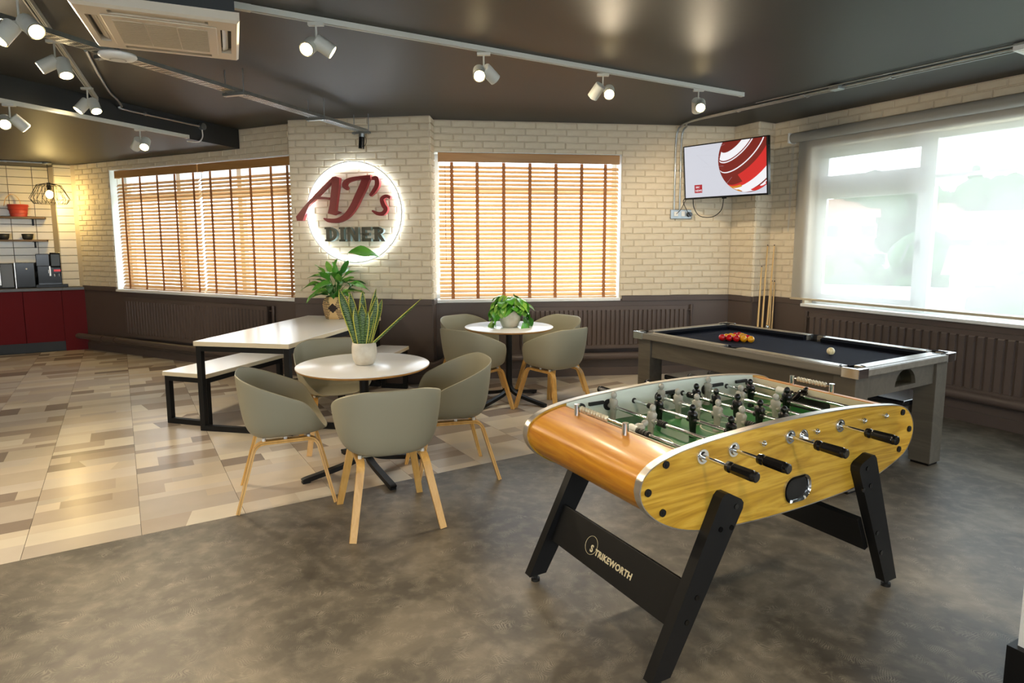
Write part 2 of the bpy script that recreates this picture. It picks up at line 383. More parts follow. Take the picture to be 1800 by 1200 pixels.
# ---- floors
def vinyl_mat():
    m = bpy.data.materials.new('grey_vinyl_floor'); m.use_nodes = True; n = m.node_tree.nodes; l = m.node_tree.links; b = n['Principled BSDF']
    tc = n.new('ShaderNodeTexCoord')
    t = n.new('ShaderNodeTexNoise'); t.inputs['Scale'].default_value = 1.7; t.inputs['Detail'].default_value = 9; t.inputs['Roughness'].default_value = 0.62; t.inputs['Distortion'].default_value = 0.5
    l.new(tc.outputs['Object'], t.inputs['Vector'])
    r = n.new('ShaderNodeValToRGB'); e = r.color_ramp.elements
    e[0].position = 0.35; e[0].color = rgb((66, 61, 54)); e[1].position = 0.66; e[1].color = rgb((124, 116, 102)); x = e.new(0.5); x.color = rgb((92, 86, 76))
    l.new(t.outputs['Fac'], r.inputs[0])
    # fine hair-like swirls: arcs round many centres, broken up by noise
    def swirls(cell, freq, lo):
        dn = n.new('ShaderNodeTexNoise'); dn.inputs['Scale'].default_value = 5; dn.inputs['Detail'].default_value = 2; l.new(tc.outputs['Object'], dn.inputs['Vector'])
        va = n.new('ShaderNodeVectorMath'); va.operation = 'MULTIPLY_ADD'; va.inputs[1].default_value = (.25, .25, 0); l.new(dn.outputs['Color'], va.inputs[0]); l.new(tc.outputs['Object'], va.inputs[2])
        vo = n.new('ShaderNodeTexVoronoi'); vo.feature = 'F1'; vo.voronoi_dimensions = '2D'; vo.inputs['Scale'].default_value = cell; l.new(va.outputs[0], vo.inputs['Vector'])
        a = n.new('ShaderNodeMath'); a.operation = 'MULTIPLY'; a.inputs[1].default_value = freq; l.new(vo.outputs['Distance'], a.inputs[0])
        f = n.new('ShaderNodeMath'); f.operation = 'PINGPONG'; f.inputs[1].default_value = 0.5; l.new(a.outputs[0], f.inputs[0])
        c = n.new('ShaderNodeMapRange'); c.inputs['From Min'].default_value = lo; c.inputs['From Max'].default_value = 0.5; l.new(f.outputs[0], c.inputs['Value'])
        return c.outputs['Result']
    s1 = swirls(2.4, 62, 0.24); s2 = swirls(5.0, 30, 0.28)
    ad = n.new('ShaderNodeMath'); ad.operation = 'MAXIMUM'; l.new(s1, ad.inputs[0]); l.new(s2, ad.inputs[1])
    t3 = n.new('ShaderNodeTexNoise'); t3.inputs['Scale'].default_value = 13; t3.inputs['Detail'].default_value = 6; l.new(tc.outputs['Object'], t3.inputs['Vector'])
    mk = n.new('ShaderNodeMapRange'); mk.inputs['From Min'].default_value = 0.46; mk.inputs['From Max'].default_value = 0.66; mk.inputs['To Max'].default_value = 0.5; l.new(t3.outputs['Fac'], mk.inputs['Value'])
    mm = n.new('ShaderNodeMath'); mm.operation = 'MULTIPLY'; l.new(ad.outputs[0], mm.inputs[0]); l.new(mk.outputs['Result'], mm.inputs[1])
    mx = n.new('ShaderNodeMix'); mx.data_type = 'RGBA'; l.new(mm.outputs[0], mx.inputs[0]); l.new(r.outputs[0], mx.inputs[6]); mx.inputs[7].default_value = rgb((168, 160, 144))
    l.new(mx.outputs[2], b.inputs['Base Color']); b.inputs['Roughness'].default_value = 0.42; b.inputs['Specular IOR Level'].default_value = 0.4
    bp = n.new('ShaderNodeBump'); bp.inputs['Strength'].default_value = 0.08; bp.inputs['Distance'].default_value = 0.002; l.new(t.outputs['Fac'], bp.inputs['Height']); l.new(bp.outputs[0], b.inputs['Normal'])
    return m
TP = Vector((0.851, 0.525, 0)); TT = Vector((-0.525, 0.851, 0)); TB = 3.78
def clip(poly, o, n):
    out = []
    for i in range(len(poly)):
        a, b = poly[i], poly[(i + 1) % len(poly)]; da, db = (a - o).dot(n), (b - o).dot(n)
        if da <= 0: out.append(a)
        if da * db < 0: out.append(a + (b - a) * (da / (da - db)))
    return out
floor = MB(); floor.prism([(-13, -5), (8.2, -5), tuple(D.p(12, 0, .1))[:2], tuple(D.p(-.1, 0, .1))[:2], (2.7, 7.7), tuple(C.p(0, 0, .2))[:2], (-2.5, 7.4), tuple(A.p(0, 0, .1))[:2], tuple(K.p(0, 0, .7))[:2], tuple(K.p(5.1, 0, .7))[:2]], (0, 0, -0.12), (1, 0, 0), (0, 1, 0), (0, 0, 0.117))
floor = struct('floor', floor, M['grout'])
vp = [TP * -9 + TT * (TB - .001), TP * -9 + TT * -12, TP * 9 + TT * -12, TP * 9 + TT * (TB - .001)]
vp = clip(vp, D.o + D.n * 0.02, D.n)
obj('vinyl_sheet', MB().prism([tuple(p)[:2] for p in vp], (0, 0, -0.003), (1, 0, 0), (0, 1, 0), (0, 0, 0.003)), vinyl_mat(), floor, label='mottled grey vinyl sheet')
PAL = [(222, 209, 188), (208, 194, 174), (194, 179, 162), (172, 157, 142), (152, 138, 126), (216, 206, 191), (198, 187, 173), (230, 220, 201)]
PW = [3.5, 3.5, 3, 2.6, 1.9, 4, 3.5, 3.2]
FT = [mat('beige_floor_tile_%d' % i, c, 0.25, spec=0.5, vary=(5, 0.8), c2=tuple(int(q * .95) for q in c), stretch=(1, 1, 1)) for i, c in enumerate(PAL)]
rnd = random.Random(21)
pieces = []
p0 = -0.511 - 0.518 * 12
for si in range(26):
    pa = p0 + si * 0.518; t = TB + .0015
    while t < 13.2:
        h = rnd.choice([0.085, 0.12, 0.16, 0.20, 0.26]); cuts = [0.0]
        n_ = rnd.choice([1, 1, 2, 2, 2, 3])
        cs = [[], [rnd.uniform(.22, .78)], [rnd.uniform(.2, .42), rnd.uniform(.58, .8)]][n_ - 1]; cuts += cs + [1.0]
        sk = rnd.choice([0, 0, 0, 0, 0.05, -0.05])
        for a, b in zip(cuts[:-1], cuts[1:]):
            g0 = 0.0012 if a == 0 else 0.0; g1 = 0.0012 if b == 1 else 0.0
            q = [TP * (pa + a * .518 + g0) + TT * t, TP * (pa + b * .518 - g1) + TT * t, TP * (pa + b * .518 - g1 + (sk if b < 1 else 0)) + TT * (t + h), TP * (pa + a * .518 + g0 + (sk if a > 0 else 0)) + TT * (t + h)]
            pieces.append(q)
        t += h
kept = []
for q in pieces:
    c = sum(q, Vector()) / len(q)
    ws = [(A, 0), (K, .0)] if c.x < -2.45 else ([(B, 0)] if c.x < -0.85 else [(C, 0), (D, 0)])
    for w, off in ws: q = clip(q, w.o + w.n * off, w.n) if len(q) > 2 else q
    if len(q) < 3: continue
    c = sum(q, Vector()) / len(q)
    if c.y < 0.5: continue
    px = c.x / c.y; ar = sum((q[i].x * q[(i + 1) % len(q)].y - q[(i + 1) % len(q)].x * q[i].y) for i in range(len(q))) / 2
    if abs(ar) < 1e-4: continue
    vis = abs(px) < 0.86
    kept.append((not vis, -abs(ar) / c.length ** 3, q))
kept.sort(key=lambda e: (e[0], e[1]))
rest = MB()
for i, (nv, _, q) in enumerate(kept):
    if i < 298:
        obj('floor_tile', MB().prism([tuple(p)[:2] for p in q], (0, 0, -0.003), (1, 0, 0), (0, 1, 0), (0, 0, 0.003)), rnd.choices(FT, PW)[0], floor)
    else:
        rest.prism([tuple(p)[:2] for p in q], (0, 0, -0.003), (1, 0, 0), (0, 1, 0), (0, 0, 0.003), m=rnd.choices(range(8), PW)[0])
ro = obj('floor_tiles_distant', rest, FT, floor); ro['kind'] = 'stuff'

# ------------------------------------------------------------------ windows
def framebar(mb, w, s0, s1, z0, z1, off, t): slab(mb, w, s0, s1, z0, z1, off, off + t)
def window(name, w, hole, off, mull, trans, label=None):
    fr = MB(); a, b, c, d = hole; fw = 0.055; t = 0.06
    framebar(fr, w, a, a + fw, c, d, off, t); framebar(fr, w, b - fw, b, c, d, off, t)
    framebar(fr, w, a, b, c, c + fw, off, t); framebar(fr, w, a, b, d - fw, d, off, t)
    for x, ww in mull: framebar(fr, w, x - ww / 2, x + ww / 2, c, d, off - .004, t)
    for x0, x1, z, ww in trans: framebar(fr, w, x0, x1, z - ww / 2, z + ww / 2, off - .002, t)
    o = struct(name, fr, M['upvc'], bevel=0.004)
    xs = [a] + [x for x, _ in mull] + [b]
    for x0, x1 in zip(xs[:-1], xs[1:]):
        zs = sorted([c, d] + [z for u0, u1, z, _ in trans if u0 <= x0 + .05 and u1 >= x1 - .05])
        for z0, z1 in zip(zs[:-1], zs[1:]):
            g = MB(); p = [w.p(x0, z0, off + .03), w.p(x1, z0, off + .03), w.p(x1, z1, off + .03), w.p(x0, z1, off + .03)]
            g.add(p, [(0, 1, 2, 3)]); obj('pane', g, M['glass'], o)
    return o
w1 = window('window_1', A, HA, 0.20, [(1.95, .08), (3.1, .08)], [(HA[0], 1.95, 2.17, .09), (1.95, 3.1, 2.17, .09), (3.1, HA[1], 2.17, .09)])
w2 = window('window_2', C, HC, 0.20, [], [(HC[0], HC[1], 2.14, .07)])
w3 = window('window_3', D, HD, 0.12, [(1.655, .085), (4.1, .085), (5.4, .085)], [(HD[0], 1.655, 2.13, .16), (1.655, 4.1, 2.14, .03), (4.1, 5.4, 2.14, .03), (5.4, HD[1], 2.13, .03)])
# casement inside the left light of the right-hand window, with its handle
cs = MB()
for x0, x1, z0, z1 in ((.56, .62, .945, 2.05), (1.56, 1.615, .945, 2.05), (.56, 1.615, .945, 1.0), (.56, 1.615, 2.0, 2.05), (.56, .62, 2.20, 2.47), (1.56, 1.615, 2.20, 2.47), (.56, 1.615, 2.20, 2.235), (.56, 1.615, 2.42, 2.475)):
    slab(cs, D, x0, x1, z0, z1, 0.105, 0.13)
obj('casement', cs, M['upvc'], w3)
hd = MB(); hd.obox(D.p(1.585, 1.44, .085), D.d * .03, D.n * .02, ZUP * .13); hd.tube([D.p(1.60, 1.54, .08), D.p(1.53, 1.52, .06), D.p(1.50, 1.42, .06), D.p(1.47, 1.36, .06)], 0.009); obj('handle', hd, M['steel'], w3, label='grey window handle')
for w, h, o, ov in ((A, HA, w1, 0.02), (C, HC, w2, 0.02), (D, HD, w3, 0.045)):
    mb = MB(); slab(mb, w, h[0] - 0.02 if w is not C else h[0] + .012, h[1] + 0.01, h[2] - 0.028, h[2] + 0.004, -ov, 0.22)
    obj('window_sill', mb, M['white'], o, bevel=0.006)
# white plastered reveals
for w, h, o in ((A, HA, w1), (C, HC, w2)):
    mb = MB(); 
    if w is not C: slab(mb, w, h[0], h[0] + .006, h[2], h[3], 0.0, 0.2)
    slab(mb, w, h[1] - .006, h[1], h[2], h[3], 0.0, 0.2); slab(mb, w, h[0], h[1], h[3] - .006, h[3], 0.0, 0.2)
    if w is C: slab(mb, w, h[0] + .001, h[0] + .007, h[2], h[3], 0.01, 0.2)
    obj('reveal', mb, M['white'], o)

# ------------------------------------------------------------------ wooden venetian blinds
def glow_through(m, k):
    """translucent mix, real in the tapes, added to the slats for window glare"""
    n = m.node_tree.nodes; l = m.node_tree.links; b = n['Principled BSDF']; o = n['Material Output']
    t = n.new('ShaderNodeBsdfTranslucent'); x = n.new('ShaderNodeMixShader'); x.inputs[0].default_value = k
    src = b.inputs['Base Color'].links
    if src: l.new(src[0].from_socket, t.inputs[0])
    else: t.inputs[0].default_value = b.inputs['Base Color'].default_value
    l.new(b.outputs[0], x.inputs[1]); l.new(t.outputs[0], x.inputs[2]); l.new(x.outputs[0], o.inputs[0]); return m
M['slat'] = glow_through(wood_mat('blind_slat_wood_glare', (228, 190, 138), (234, 200, 150), (240, 208, 162), 'X', 0.5, 0.4, 3), .30)  # wood lightened and made translucent to stand in for glare at the windows
M['valance'] = wood_mat('blind_valance_wood', (160, 114, 64), (172, 124, 70), (182, 134, 78), 'X', 0.5, 0.35, 3)
M['tape'] = glow_through(mat('brown_ladder_tape', (190, 142, 98), 0.8), .5)
def venetian(name, label, w, s0, s1, z0, z1, tapes, group, seed):
    rz = atan2(w.d.y, w.d.x); root = thing(name, label, 'blind', w.p(s0, 0, 0.045), rz, group)
    L = s1 - s0; rr = random.Random(seed)
    mb = MB(); mb.box(0, L, -0.035, -0.022, z1 - 0.10, z1); mb.box(0.004, 0.018, -0.022, 0.03, z1 - .10, z1); mb.box(L - 0.018, L - 0.004, -0.022, 0.03, z1 - .10, z1); obj('valance', mb, M['valance'], root, bevel=0.003)
    mb = MB(); mb.box(0.01, L - 0.01, -0.02, 0.03, z1 - 0.05, z1 - .004); obj('head_rail', mb, M['valance'], root)
    pitch = 0.0455; n = int((z1 - 0.125 - z0 - 0.02) / pitch)
    th = radians(43); wd = 0.05; sl = MB()
    cs_, sn_ = cos(th), sin(th); prof = [(-0.5, 0), (-0.25, .0016), (0.25, .0016), (0.5, 0)]
    top = [(u * wd * cs_ - h * sn_, u * wd * sn_ + h * cs_) for u, h in prof]; bot = [(u * wd * cs_ - (h - .0028) * sn_, u * wd * sn_ + (h - .0028) * cs_) for u, h in prof]
    ring = bot + top[::-1]
    sl.add([(x, y, z) for x in (0.006, L - .006) for y, z in ring], [(i, (i + 1) % 8, 8 + (i + 1) % 8, 8 + i) for i in range(8)] + [tuple(range(7, -1, -1)), tuple(range(8, 16))])
    me = sl.mesh('slat', M['slat'])
    for i in range(n):
        o = link('slat', me, root, (rr.uniform(-.003, .003), 0, z0 + 0.045 + i * pitch)); o.rotation_euler = (radians(rr.uniform(-2.5, 2.5)), 0, 0)
    mb = MB(); mb.box(0.004, L - 0.004, -0.026, 0.026, z0, z0 + 0.016); obj('bottom_rail', mb, M['slat'], root, bevel=0.004)
    for t in tapes:
        mb = MB(); pts = []
        for i in range(n):   # the tape bows from slat edge to slat edge
            zz = z0 + .045 + i * pitch - sn_ * wd / 2; pts += [(t, -cs_ * wd / 2 - .0035, zz), (t, -cs_ * wd / 2 - .0025, zz + pitch * .5)]
        pts = [(t, -.028, z0 + .0)] + pts + [(t, -.02, z1 - .1)]
        mb.sweep(pts, (1, 0, 0), 0.037, 0.0015); obj('ladder_tape', mb, M['tape'], root)
    mb = MB()
    for x, zz in ((0.075, 1.62), (0.078, 1.36)):
        mb.cyl((x, -.045, zz + .02), (x, -.045, z1 - .1), .0012, n=5); mb.cyl((x, -.045, zz - .02), (x, -.045, zz + .022), .004, .003, n=8)
    obj('pull_cord', mb, M['tape'], root)
    return root
venetian('venetian_blind', 'brown wooden slat blind nearest the kitchen corner, dimmer than the others', A, 0.885, 2.575, 0.915, 2.515, (0.16, .53, .89, 1.24, 1.60), 'wooden slat blinds at the windows', 1)
venetian('venetian_blind', 'brown wooden slat blind running behind the brick pillar, left of the lit sign', A, 2.60, 4.24, 0.915, 2.515, (0.2, .56, .90, 1.24, 1.5), 'wooden slat blinds at the windows', 2)
venetian('venetian_blind', 'wide brown wooden slat blind with seven tapes behind the far round table', C, 0.045, 2.092, 0.915, 2.522, (0.15, .43, .725, 1.02, 1.315, 1.61, 1.885), 'wooden slat blinds at the windows', 3)

# ------------------------------------------------------------------ roller blind on the right
rb = thing('roller_blind', 'sheer pale grey roller blind half veiling the big right window', 'blind', D.p(0, 0, -0.075), atan2(D.d.y, D.d.x))
M['rollgrey'] = mat('grey_blind_fabric_roll', (150, 148, 140), 0.7)
mb = MB(); mb.cyl((0.30, 0, 2.655), (7.6, 0, 2.655), 0.052, n=24); obj('roller_tube', mb, M['rollgrey'], rb)
mb = MB(); mb.box(0.272, 0.298, -0.05, 0.068, 2.60, 2.71); obj('end_bracket', mb, M['white'], rb, bevel=0.008)
mb = MB()
NX, NZ = 36, 10; g = [(0.345 + 7.2 * i / NX, -0.008 * sin(i * 0.9) * (k_ / NZ) * 0.3 + .05, 2.66 - (2.66 - 0.945) * k_ / NZ) for k_ in range(NZ + 1) for i in range(NX + 1)]
mb.add(g, [(k_ * (NX + 1) + i, k_ * (NX + 1) + i + 1, (k_ + 1) * (NX + 1) + i + 1, (k_ + 1) * (NX + 1) + i) for k_ in range(NZ) for i in range(NX)], True); obj('fabric', mb, M['sheer'], rb)
mb = MB(); mb.box(0.335, 7.56, 0.040, 0.060, 0.925, 0.948); obj('bottom_bar', mb, mat('beige_plastic', (206, 192, 164), 0.4), rb, bevel=0.003)
mb = MB(); mb.tube([(0.285, .02, 2.62), (0.283, .02, 2.0), (0.28, .02, 1.70), (.285, .02, 1.66), (.29, .02, 1.70), (0.30, .02, 2.0), (0.305, .02, 2.62)], 0.0022, n=5); obj('bead_chain', mb, mat('pale_bead_chain', (200, 200, 196), 0.4), rb)

# ------------------------------------------------------------------ radiators and heating pipes
def radiator(label, w, s0, s1, z0, z1, n, valve):
    root = thing('radiator', label, 'radiator', w.p(s0, 0, -0.062), atan2(w.d.y, w.d.x)); L = s1 - s0
    mb = MB(); m = 0.045; H0, H1 = z0 + 0.045, z1 - 0.05
    xs = [0]; p = L / n
    # pressed panel: flutes modelled as a corrugated sheet with flat top and bottom edges
    prof = []
    for i in range(n):
        x = p * i
        prof += [(x + p * .08, 0.0), (x + p * .20, -0.016), (x + p * .80, -0.016), (x + p * .92, 0.0)]
    prof = [(0, 0)] + prof + [(L, 0)]
    rows = [(z0, 0), (H0 - .012, 0), (H0, 1), (H1, 1), (H1 + .012, 0), (z1, 0)]
    vs = [(x, y if f else (-0.016 if False else -0.012), z) for z, f in rows for x, y in prof]; N = len(prof)
    mb.add(vs, [(r * N + i, r * N + i + 1, (r + 1) * N + i + 1, (r + 1) * N + i) for r in range(len(rows) - 1) for i in range(N - 1)])
    mb.box(0, L, 0.002, 0.050, z0, z1); mb.box(0, L, -0.012, 0.002, z0 - .004, z0); mb.box(0, L, -0.012, .002, z1, z1 + .004)
    mb.box(0, .004, -0.012, 0.05, z0, z1); mb.box(L - .004, L, -.012, .05, z0, z1)
    obj('panel', mb, M['dado'], root)
    vx = L if valve > 0 else 0; mb = MB()
    mb.tube([(vx - .01 * valve, .03, z0 + .06), (vx + .05 * valve, .03, z0 + .06), (vx + .06 * valve, .03, z0 + .04), (vx + .06 * valve, .03, 0.20)], 0.011)
    mb.tube([(vx - .01 * valve, .03, z1 - .05), (vx + .05 * valve, .03, z1 - .05)], 0.010)
    obj('feed_pipe', mb, M['dado'], root)
    mb = MB(); mb.cyl((vx + .06 * valve, .03, z1 - .08), (vx + .06 * valve, .03, z1 + .01), 0.018, n=14); mb.cyl((vx + .06 * valve, .03, .12), (vx + .06 * valve, .03, z1 - .08), 0.011, n=10); obj('valve', mb, M['dado'], root)
    return root
radiator('long brown radiator under the left window, behind the bench table', A, 1.03, 3.78, 0.275, 0.80, 46, 1)
radiator('brown ribbed radiator behind the far round table', C, 0.95, 2.92, 0.335, 0.815, 36, 1)
radiator('brown ribbed radiator under the big right window', D, 0.62, 4.0, 0.27, 0.80, 46, -1)
def pipe(name, label, pts, r, m='dado', sub=()):
    o = obj(name, MB().tube(pts, r, n=14), M[m]); tag(o, label, 'pipe'); return o
pipe('heating_pipe', 'thick brown heating pipe along the foot of the left wall', [A.p(-0.12, .205, -.10), A.p(-0.02, .205, -.10), A.p(.12, .20, -.075), A.p(.35, .195, -.06), A.p(4.10, .19, -.06)], 0.040)
pipe('heating_pipe', 'thick brown heating pipe between the pillar and the far corner', [B.p(LB - .75, .215, -.055), B.p(LB + .02, .215, -.055), C.p(.08, .235, -.07), C.p(.3, .24, -.06), C.p(3.40, .24, -.06)], 0.042)
pipe('heating_pipe', 'thick dark heating pipe under the right window radiator', [D.p(.1, .24, -.06), D.p(9, .24, -.06)], 0.046)
cl = MB(); 
for s in (.42, .72): cl.cyl(A.p(s, .195, -.06), A.p(s + .05, .195, -.06), .048, n=14)
tag(obj('pipe_clip', cl, M['dado']), 'pair of brown collars on the left wall heating pipe', 'pipe collar')

# ------------------------------------------------------------------ table football
M['oak_x'] = wood_mat('golden_oak_panel', (152, 112, 30), (188, 148, 48), (206, 168, 68), 'X', 0.8, 0.34, 9, coat=0.1)
M['oak_y'] = wood_mat('golden_oak_wrap', (186, 110, 20), (208, 138, 28), (220, 154, 40), 'Y', 0.7, 0.38, 8, coat=0.12)
M['offwhite'] = mat('pale_inner_lining', (222, 230, 220), 0.35)
M['cream'] = mat('cream_inner_lining', (222, 212, 186), 0.35)
M['pitch'] = mat('green_pitch', (36, 118, 52), 0.3, vary=(4, 1.0), c2=(46, 134, 60))
M['pitch2'] = mat('dark_green_pitch', (28, 100, 46), 0.3)
M['line'] = mat('pale_pitch_line', (222, 226, 200), 0.5)
M['clear'] = mat('smoky_grey_plastic', (168, 166, 156), 0.25, spec=0.6)
M['cap'] = mat('white_plastic', (232, 230, 224), 0.35)
FW = 0.775
ft = thing('football_table', 'golden oak table football game on splayed black legs in the foreground', 'football table', (0.672, 2.168, 0), radians(29.16))
OUT = [(-.283, .716), (-.274, .755), (-.25, .782), (-.212, .804), (-.16, .820), (-.094, .834), (0.0, .845), (.113, .854), (.339, .865), (.55, .868), (.74, .866), (.94, .857), (1.10, .843), (1.20, .830), (1.255, .812), (1.295, .782), (1.322, .744), (1.331, .705), (1.324, .665), (1.30, .625), (1.253, .590), (1.156, .554), (1.06, .528), (.905, .502), (.70, .492), (.50, .489), (.30, .493), (.12, .505), (.011, .518), (-.10, .548), (-.19, .592), (-.247, .640), (-.274, .680)]
_o = smooth_path([(u, 0, z) for u, z in OUT] + [(OUT[0][0], 0, OUT[0][1])], 3)[:-1]; OUT = [(p.x, p.z) for p in _o]
UX, WY, ZZ = Vector((1, 0, 0)), Vector((0, 1, 0)), Vector((0, 0, 1))
def inset(poly, d):
    n = len(poly); out = []; sg = 1 if sum(poly[i][0] * poly[(i + 1) % n][1] - poly[(i + 1) % n][0] * poly[i][1] for i in range(n)) > 0 else -1
    for i in range(n):
        t = (Vector(poly[(i + 1) % n]) - Vector(poly[i - 1])).normalized()
        out.append((poly[i][0] - t.y * d * sg, poly[i][1] + t.x * d * sg))
    return out
INN = inset(OUT, 0.004)
for w0, w1, far in ((0.0, 0.03, False), (FW - 0.03, FW, True)):
    obj('side_panel', MB().prism(INN, (0, w0, 0), UX, ZZ, WY * 0.03), M['oak_x'], ft)
    rim = MB(); n = len(OUT); lo = [(u, w0 - .0005, z) for u, z in OUT]; hi = [(u, w0 + .0305, z) for u, z in OUT]; li = [(u, w0 - .0005, z) for u, z in INN]; hi2 = [(u, w0 + .0305, z) for u, z in INN]
    rim.add(lo + hi, [(i, (i + 1) % n, n + (i + 1) % n, n + i) for i in range(n)], True); rim.add(lo + li, [(i, (i + 1) % n, n + (i + 1) % n, n + i) for i in range(n)]); rim.add(hi + hi2, [(i, (i + 1) % n, n + (i + 1) % n, n + i) for i in range(n)])
    obj('edge_band', rim, M['brushed'], ft, label='brushed metal edge band')
# inner linings, pitch box
def ztop(u):
    best = None
    for i in range(len(OUT)):
        (a, za), (b, zb) = OUT[i], OUT[(i + 1) % len(OUT)]
        if min(a, b) <= u <= max(a, b) and abs(a - b) > 1e-6:
            z = za + (zb - za) * (u - a) / (b - a); best = z if best is None else max(best, z)
    return best
UL, UR, ZP = -0.075, 1.135, 0.722
for w, far in ((0.0302, 0), (FW - 0.0332, 1)):
    us = [UL + (UR - UL) * i / 20 for i in range(21)]
    poly = [(u, ztop(u) - .004) for u in us] + [(UR, ZP - .02), (UL, ZP - .02)]
    obj('lining', MB().prism(poly, (0, w, 0), UX, ZZ, WY * 0.003), M['offwhite'], ft, label='pale white inner lining')
mb = MB(); mb.box(UL, UR, .031, FW - .031, ZP - .012, ZP); mb.box(UL, UR, .031, FW - .031, 0.53, 0.545); obj('playfield', mb, M['pitch'], ft, label='green printed pitch')
mb = MB(); uc = (UL + UR) / 2; wc = FW / 2; zl = ZP + .0004
for st in range(0, 8, 2): mb.box(UL + (UR - UL) * st / 8, UL + (UR - UL) * (st + 1) / 8, .034, FW - .034, ZP, zl)
obj('mown_stripe', mb, M['pitch2'], ft)
mb = MB()
def ringflat(c, r, w, a0, a1, n=40):
    v = []; 
    for i in range(n + 1):
        a = radians(a0 + (a1 - a0) * i / n); v += [(c[0] + r * cos(a), c[1] + r * sin(a), zl + .0005), (c[0] + (r - w) * cos(a), c[1] + (r - w) * sin(a), zl + .0005)]
    mb.add(v, [(2 * i, 2 * i + 1, 2 * i + 3, 2 * i + 2) for i in range(n)])
ringflat((uc, wc), 0.10, 0.006, 0, 360); mb.box(uc - .003, uc + .003, .036, FW - .036, zl, zl + .0005)
for sg, ue in ((1, UL), (-1, UR)):
    x1 = ue + sg * 0.20; mb.box(min(ue, x1), max(ue, x1), wc - .2, wc - .194, zl, zl + .0005); mb.box(min(ue, x1), max(ue, x1), wc + .194, wc + .2, zl, zl + .0005); mb.box(x1 - .003, x1 + .003, wc - .2, wc + .2, zl, zl + .0005)
    ringflat((x1, wc), 0.08, .005, -90 if sg > 0 else 90, 90 if sg > 0 else 270, 20); ringflat((ue + sg * .14, wc), .008, .0079, 0, 360, 16)
obj('pitch_marking', mb, M['line'], ft)
# wooden wraps round both ends and under
def wrap(u_top, z_lo, left):
    c = inset(OUT, 0.010)
    sel = [p for p in c if (p[0] <= u_top if left else p[0] >= u_top)]
    mid = Vector(((-.1 if left else 1.14), .70)); sel.sort(key=lambda p: atan2(p[1] - mid.y, (p[0] - mid.x) * (-1 if left else 1)), reverse=True)
    th = 0.010; n = len(sel); inn = []
    for i in range(n):
        a, b = Vector(sel[max(i - 1, 0)]), Vector(sel[min(i + 1, n - 1)]); t = (b - a).normalized(); q = Vector(sel[i]); m1 = q + Vector((-t.y, t.x)) * th; m2 = q - Vector((-t.y, t.x)) * th
        inn.append(m1 if (m1 - mid).length < (m2 - mid).length else m2)
    mb = MB(); vs = [(u, y, z) for (u, z) in sel for y in (.0302, FW - .0302)] + [(p.x, y, p.y) for p in inn for y in (.0302, FW - .0302)]
    k = 2 * n; fs = [(2 * i, 2 * i + 1, 2 * i + 3, 2 * i + 2) for i in range(n - 1)]
    mb.add(vs, fs, True); mb.add(vs, [(k + 2 * i, k + 2 * i + 2, k + 2 * i + 3, k + 2 * i + 1) for i in range(n - 1)] + [(0, k, k + 1, 1), (2 * n - 2, 2 * n - 1, k + 2 * n - 1, k + 2 * n - 2)])
    obj('end_wrap', mb, M['oak_y'], ft, label='curved amber wood end')
    return sel
wrap(UL + .0, .5, True); wrap(UR, .5, False)
for x0, ue in ((UL - .004, UL), (UR, UR)): obj('end_lining', MB().box(x0, x0 + .004, .031, FW - .031, .69, ztop(ue) - .014), M['cream'], ft, label='cream inner end wall')
for ue, sg in ((UL, 1), (UR, -1)):
    mb = MB(); x = ue + sg * .001; po = [(wc - .105, ZP), (wc + .105, ZP), (wc + .105, ZP + .05)] + [(wc + .085 , ZP + .075), (wc - .085, ZP + .075)] + [(wc - .105, ZP + .05)]
    mb.prism(po, (x, 0, 0), WY, ZZ, UX * sg * .002); obj('goal_mouth', mb, M['rubber'], ft, label='black goal opening')
# bolts, ball return, serving cups
mb = MB()
for u, z in ((-.171, .798), (-.248, .713), (-.18, .628), (1.231, .794), (1.292, .709), (1.222, .625)):
    b = MB(); b.cyl((u, -.006, z), (u, .002, z), .0135, n=16); b.cyl((u, -.0075, z), (u, -.005, z), .006, n=6); obj('bolt', b, M['black'], ft)
def rrect(cx, cz, w, h, r, n=6):
    p = []
    for sx, sz, a in ((1, 1, 0), (-1, 1, 90), (-1, -1, 180), (1, -1, 270)): p += arc(cx + sx * (w / 2 - r), cz + sz * (h / 2 - r), r, a, a + 90, n)
    return p
mb = MB(); ro_, ri_ = rrect(.528, .578, .160, .108, .05), rrect(.528, .578, .140, .088, .042); n = len(ro_)
for y0, y1 in ((-.008, .002),):
    vs = [(u, y0, z) for u, z in ro_] + [(u, y0, z) for u, z in ri_] + [(u, y1, z) for u, z in ro_] + [(u, y1, z) for u, z in ri_]
    mb.add(vs, [(i, (i + 1) % n, n + (i + 1) % n, n + i) for i in range(n)] + [(i, (i + 1) % n, 2 * n + (i + 1) % n, 2 * n + i) for i in range(n)] + [(n + i, n + (i + 1) % n, 3 * n + (i + 1) % n, 3 * n + i) for i in range(n)], True)
obj('ball_return_rim', mb, M['chrome'], ft)
obj('ball_return_cup', MB().prism(ri_, (0, -.0015, 0), UX, ZZ, WY * .003), M['gloss_black'], ft)
for y, sg in ((0, -1), (FW - .033, -1)):
    b = MB(); u = .548; b.cyl((u, y - .004, .79), (u, y + .001, .79), .026, n=24); b.cyl((u, y - .014, .79), (u, y - .004, .79), .015, .022, n=20)
    if y == 0: b.obox((u - .004, -.04, .776), (.022, 0, 0), (0, .035, 0), (0, 0, .006))
    obj('serving_cup', b, M['chrome'], ft)
for u in (.085, .55, .86, 1.04):
    obj('ball_stop', MB().box(u - .042, u + .042, FW - .046, FW - .0335, .806, .822), M['rubber'], ft, bevel=.002)
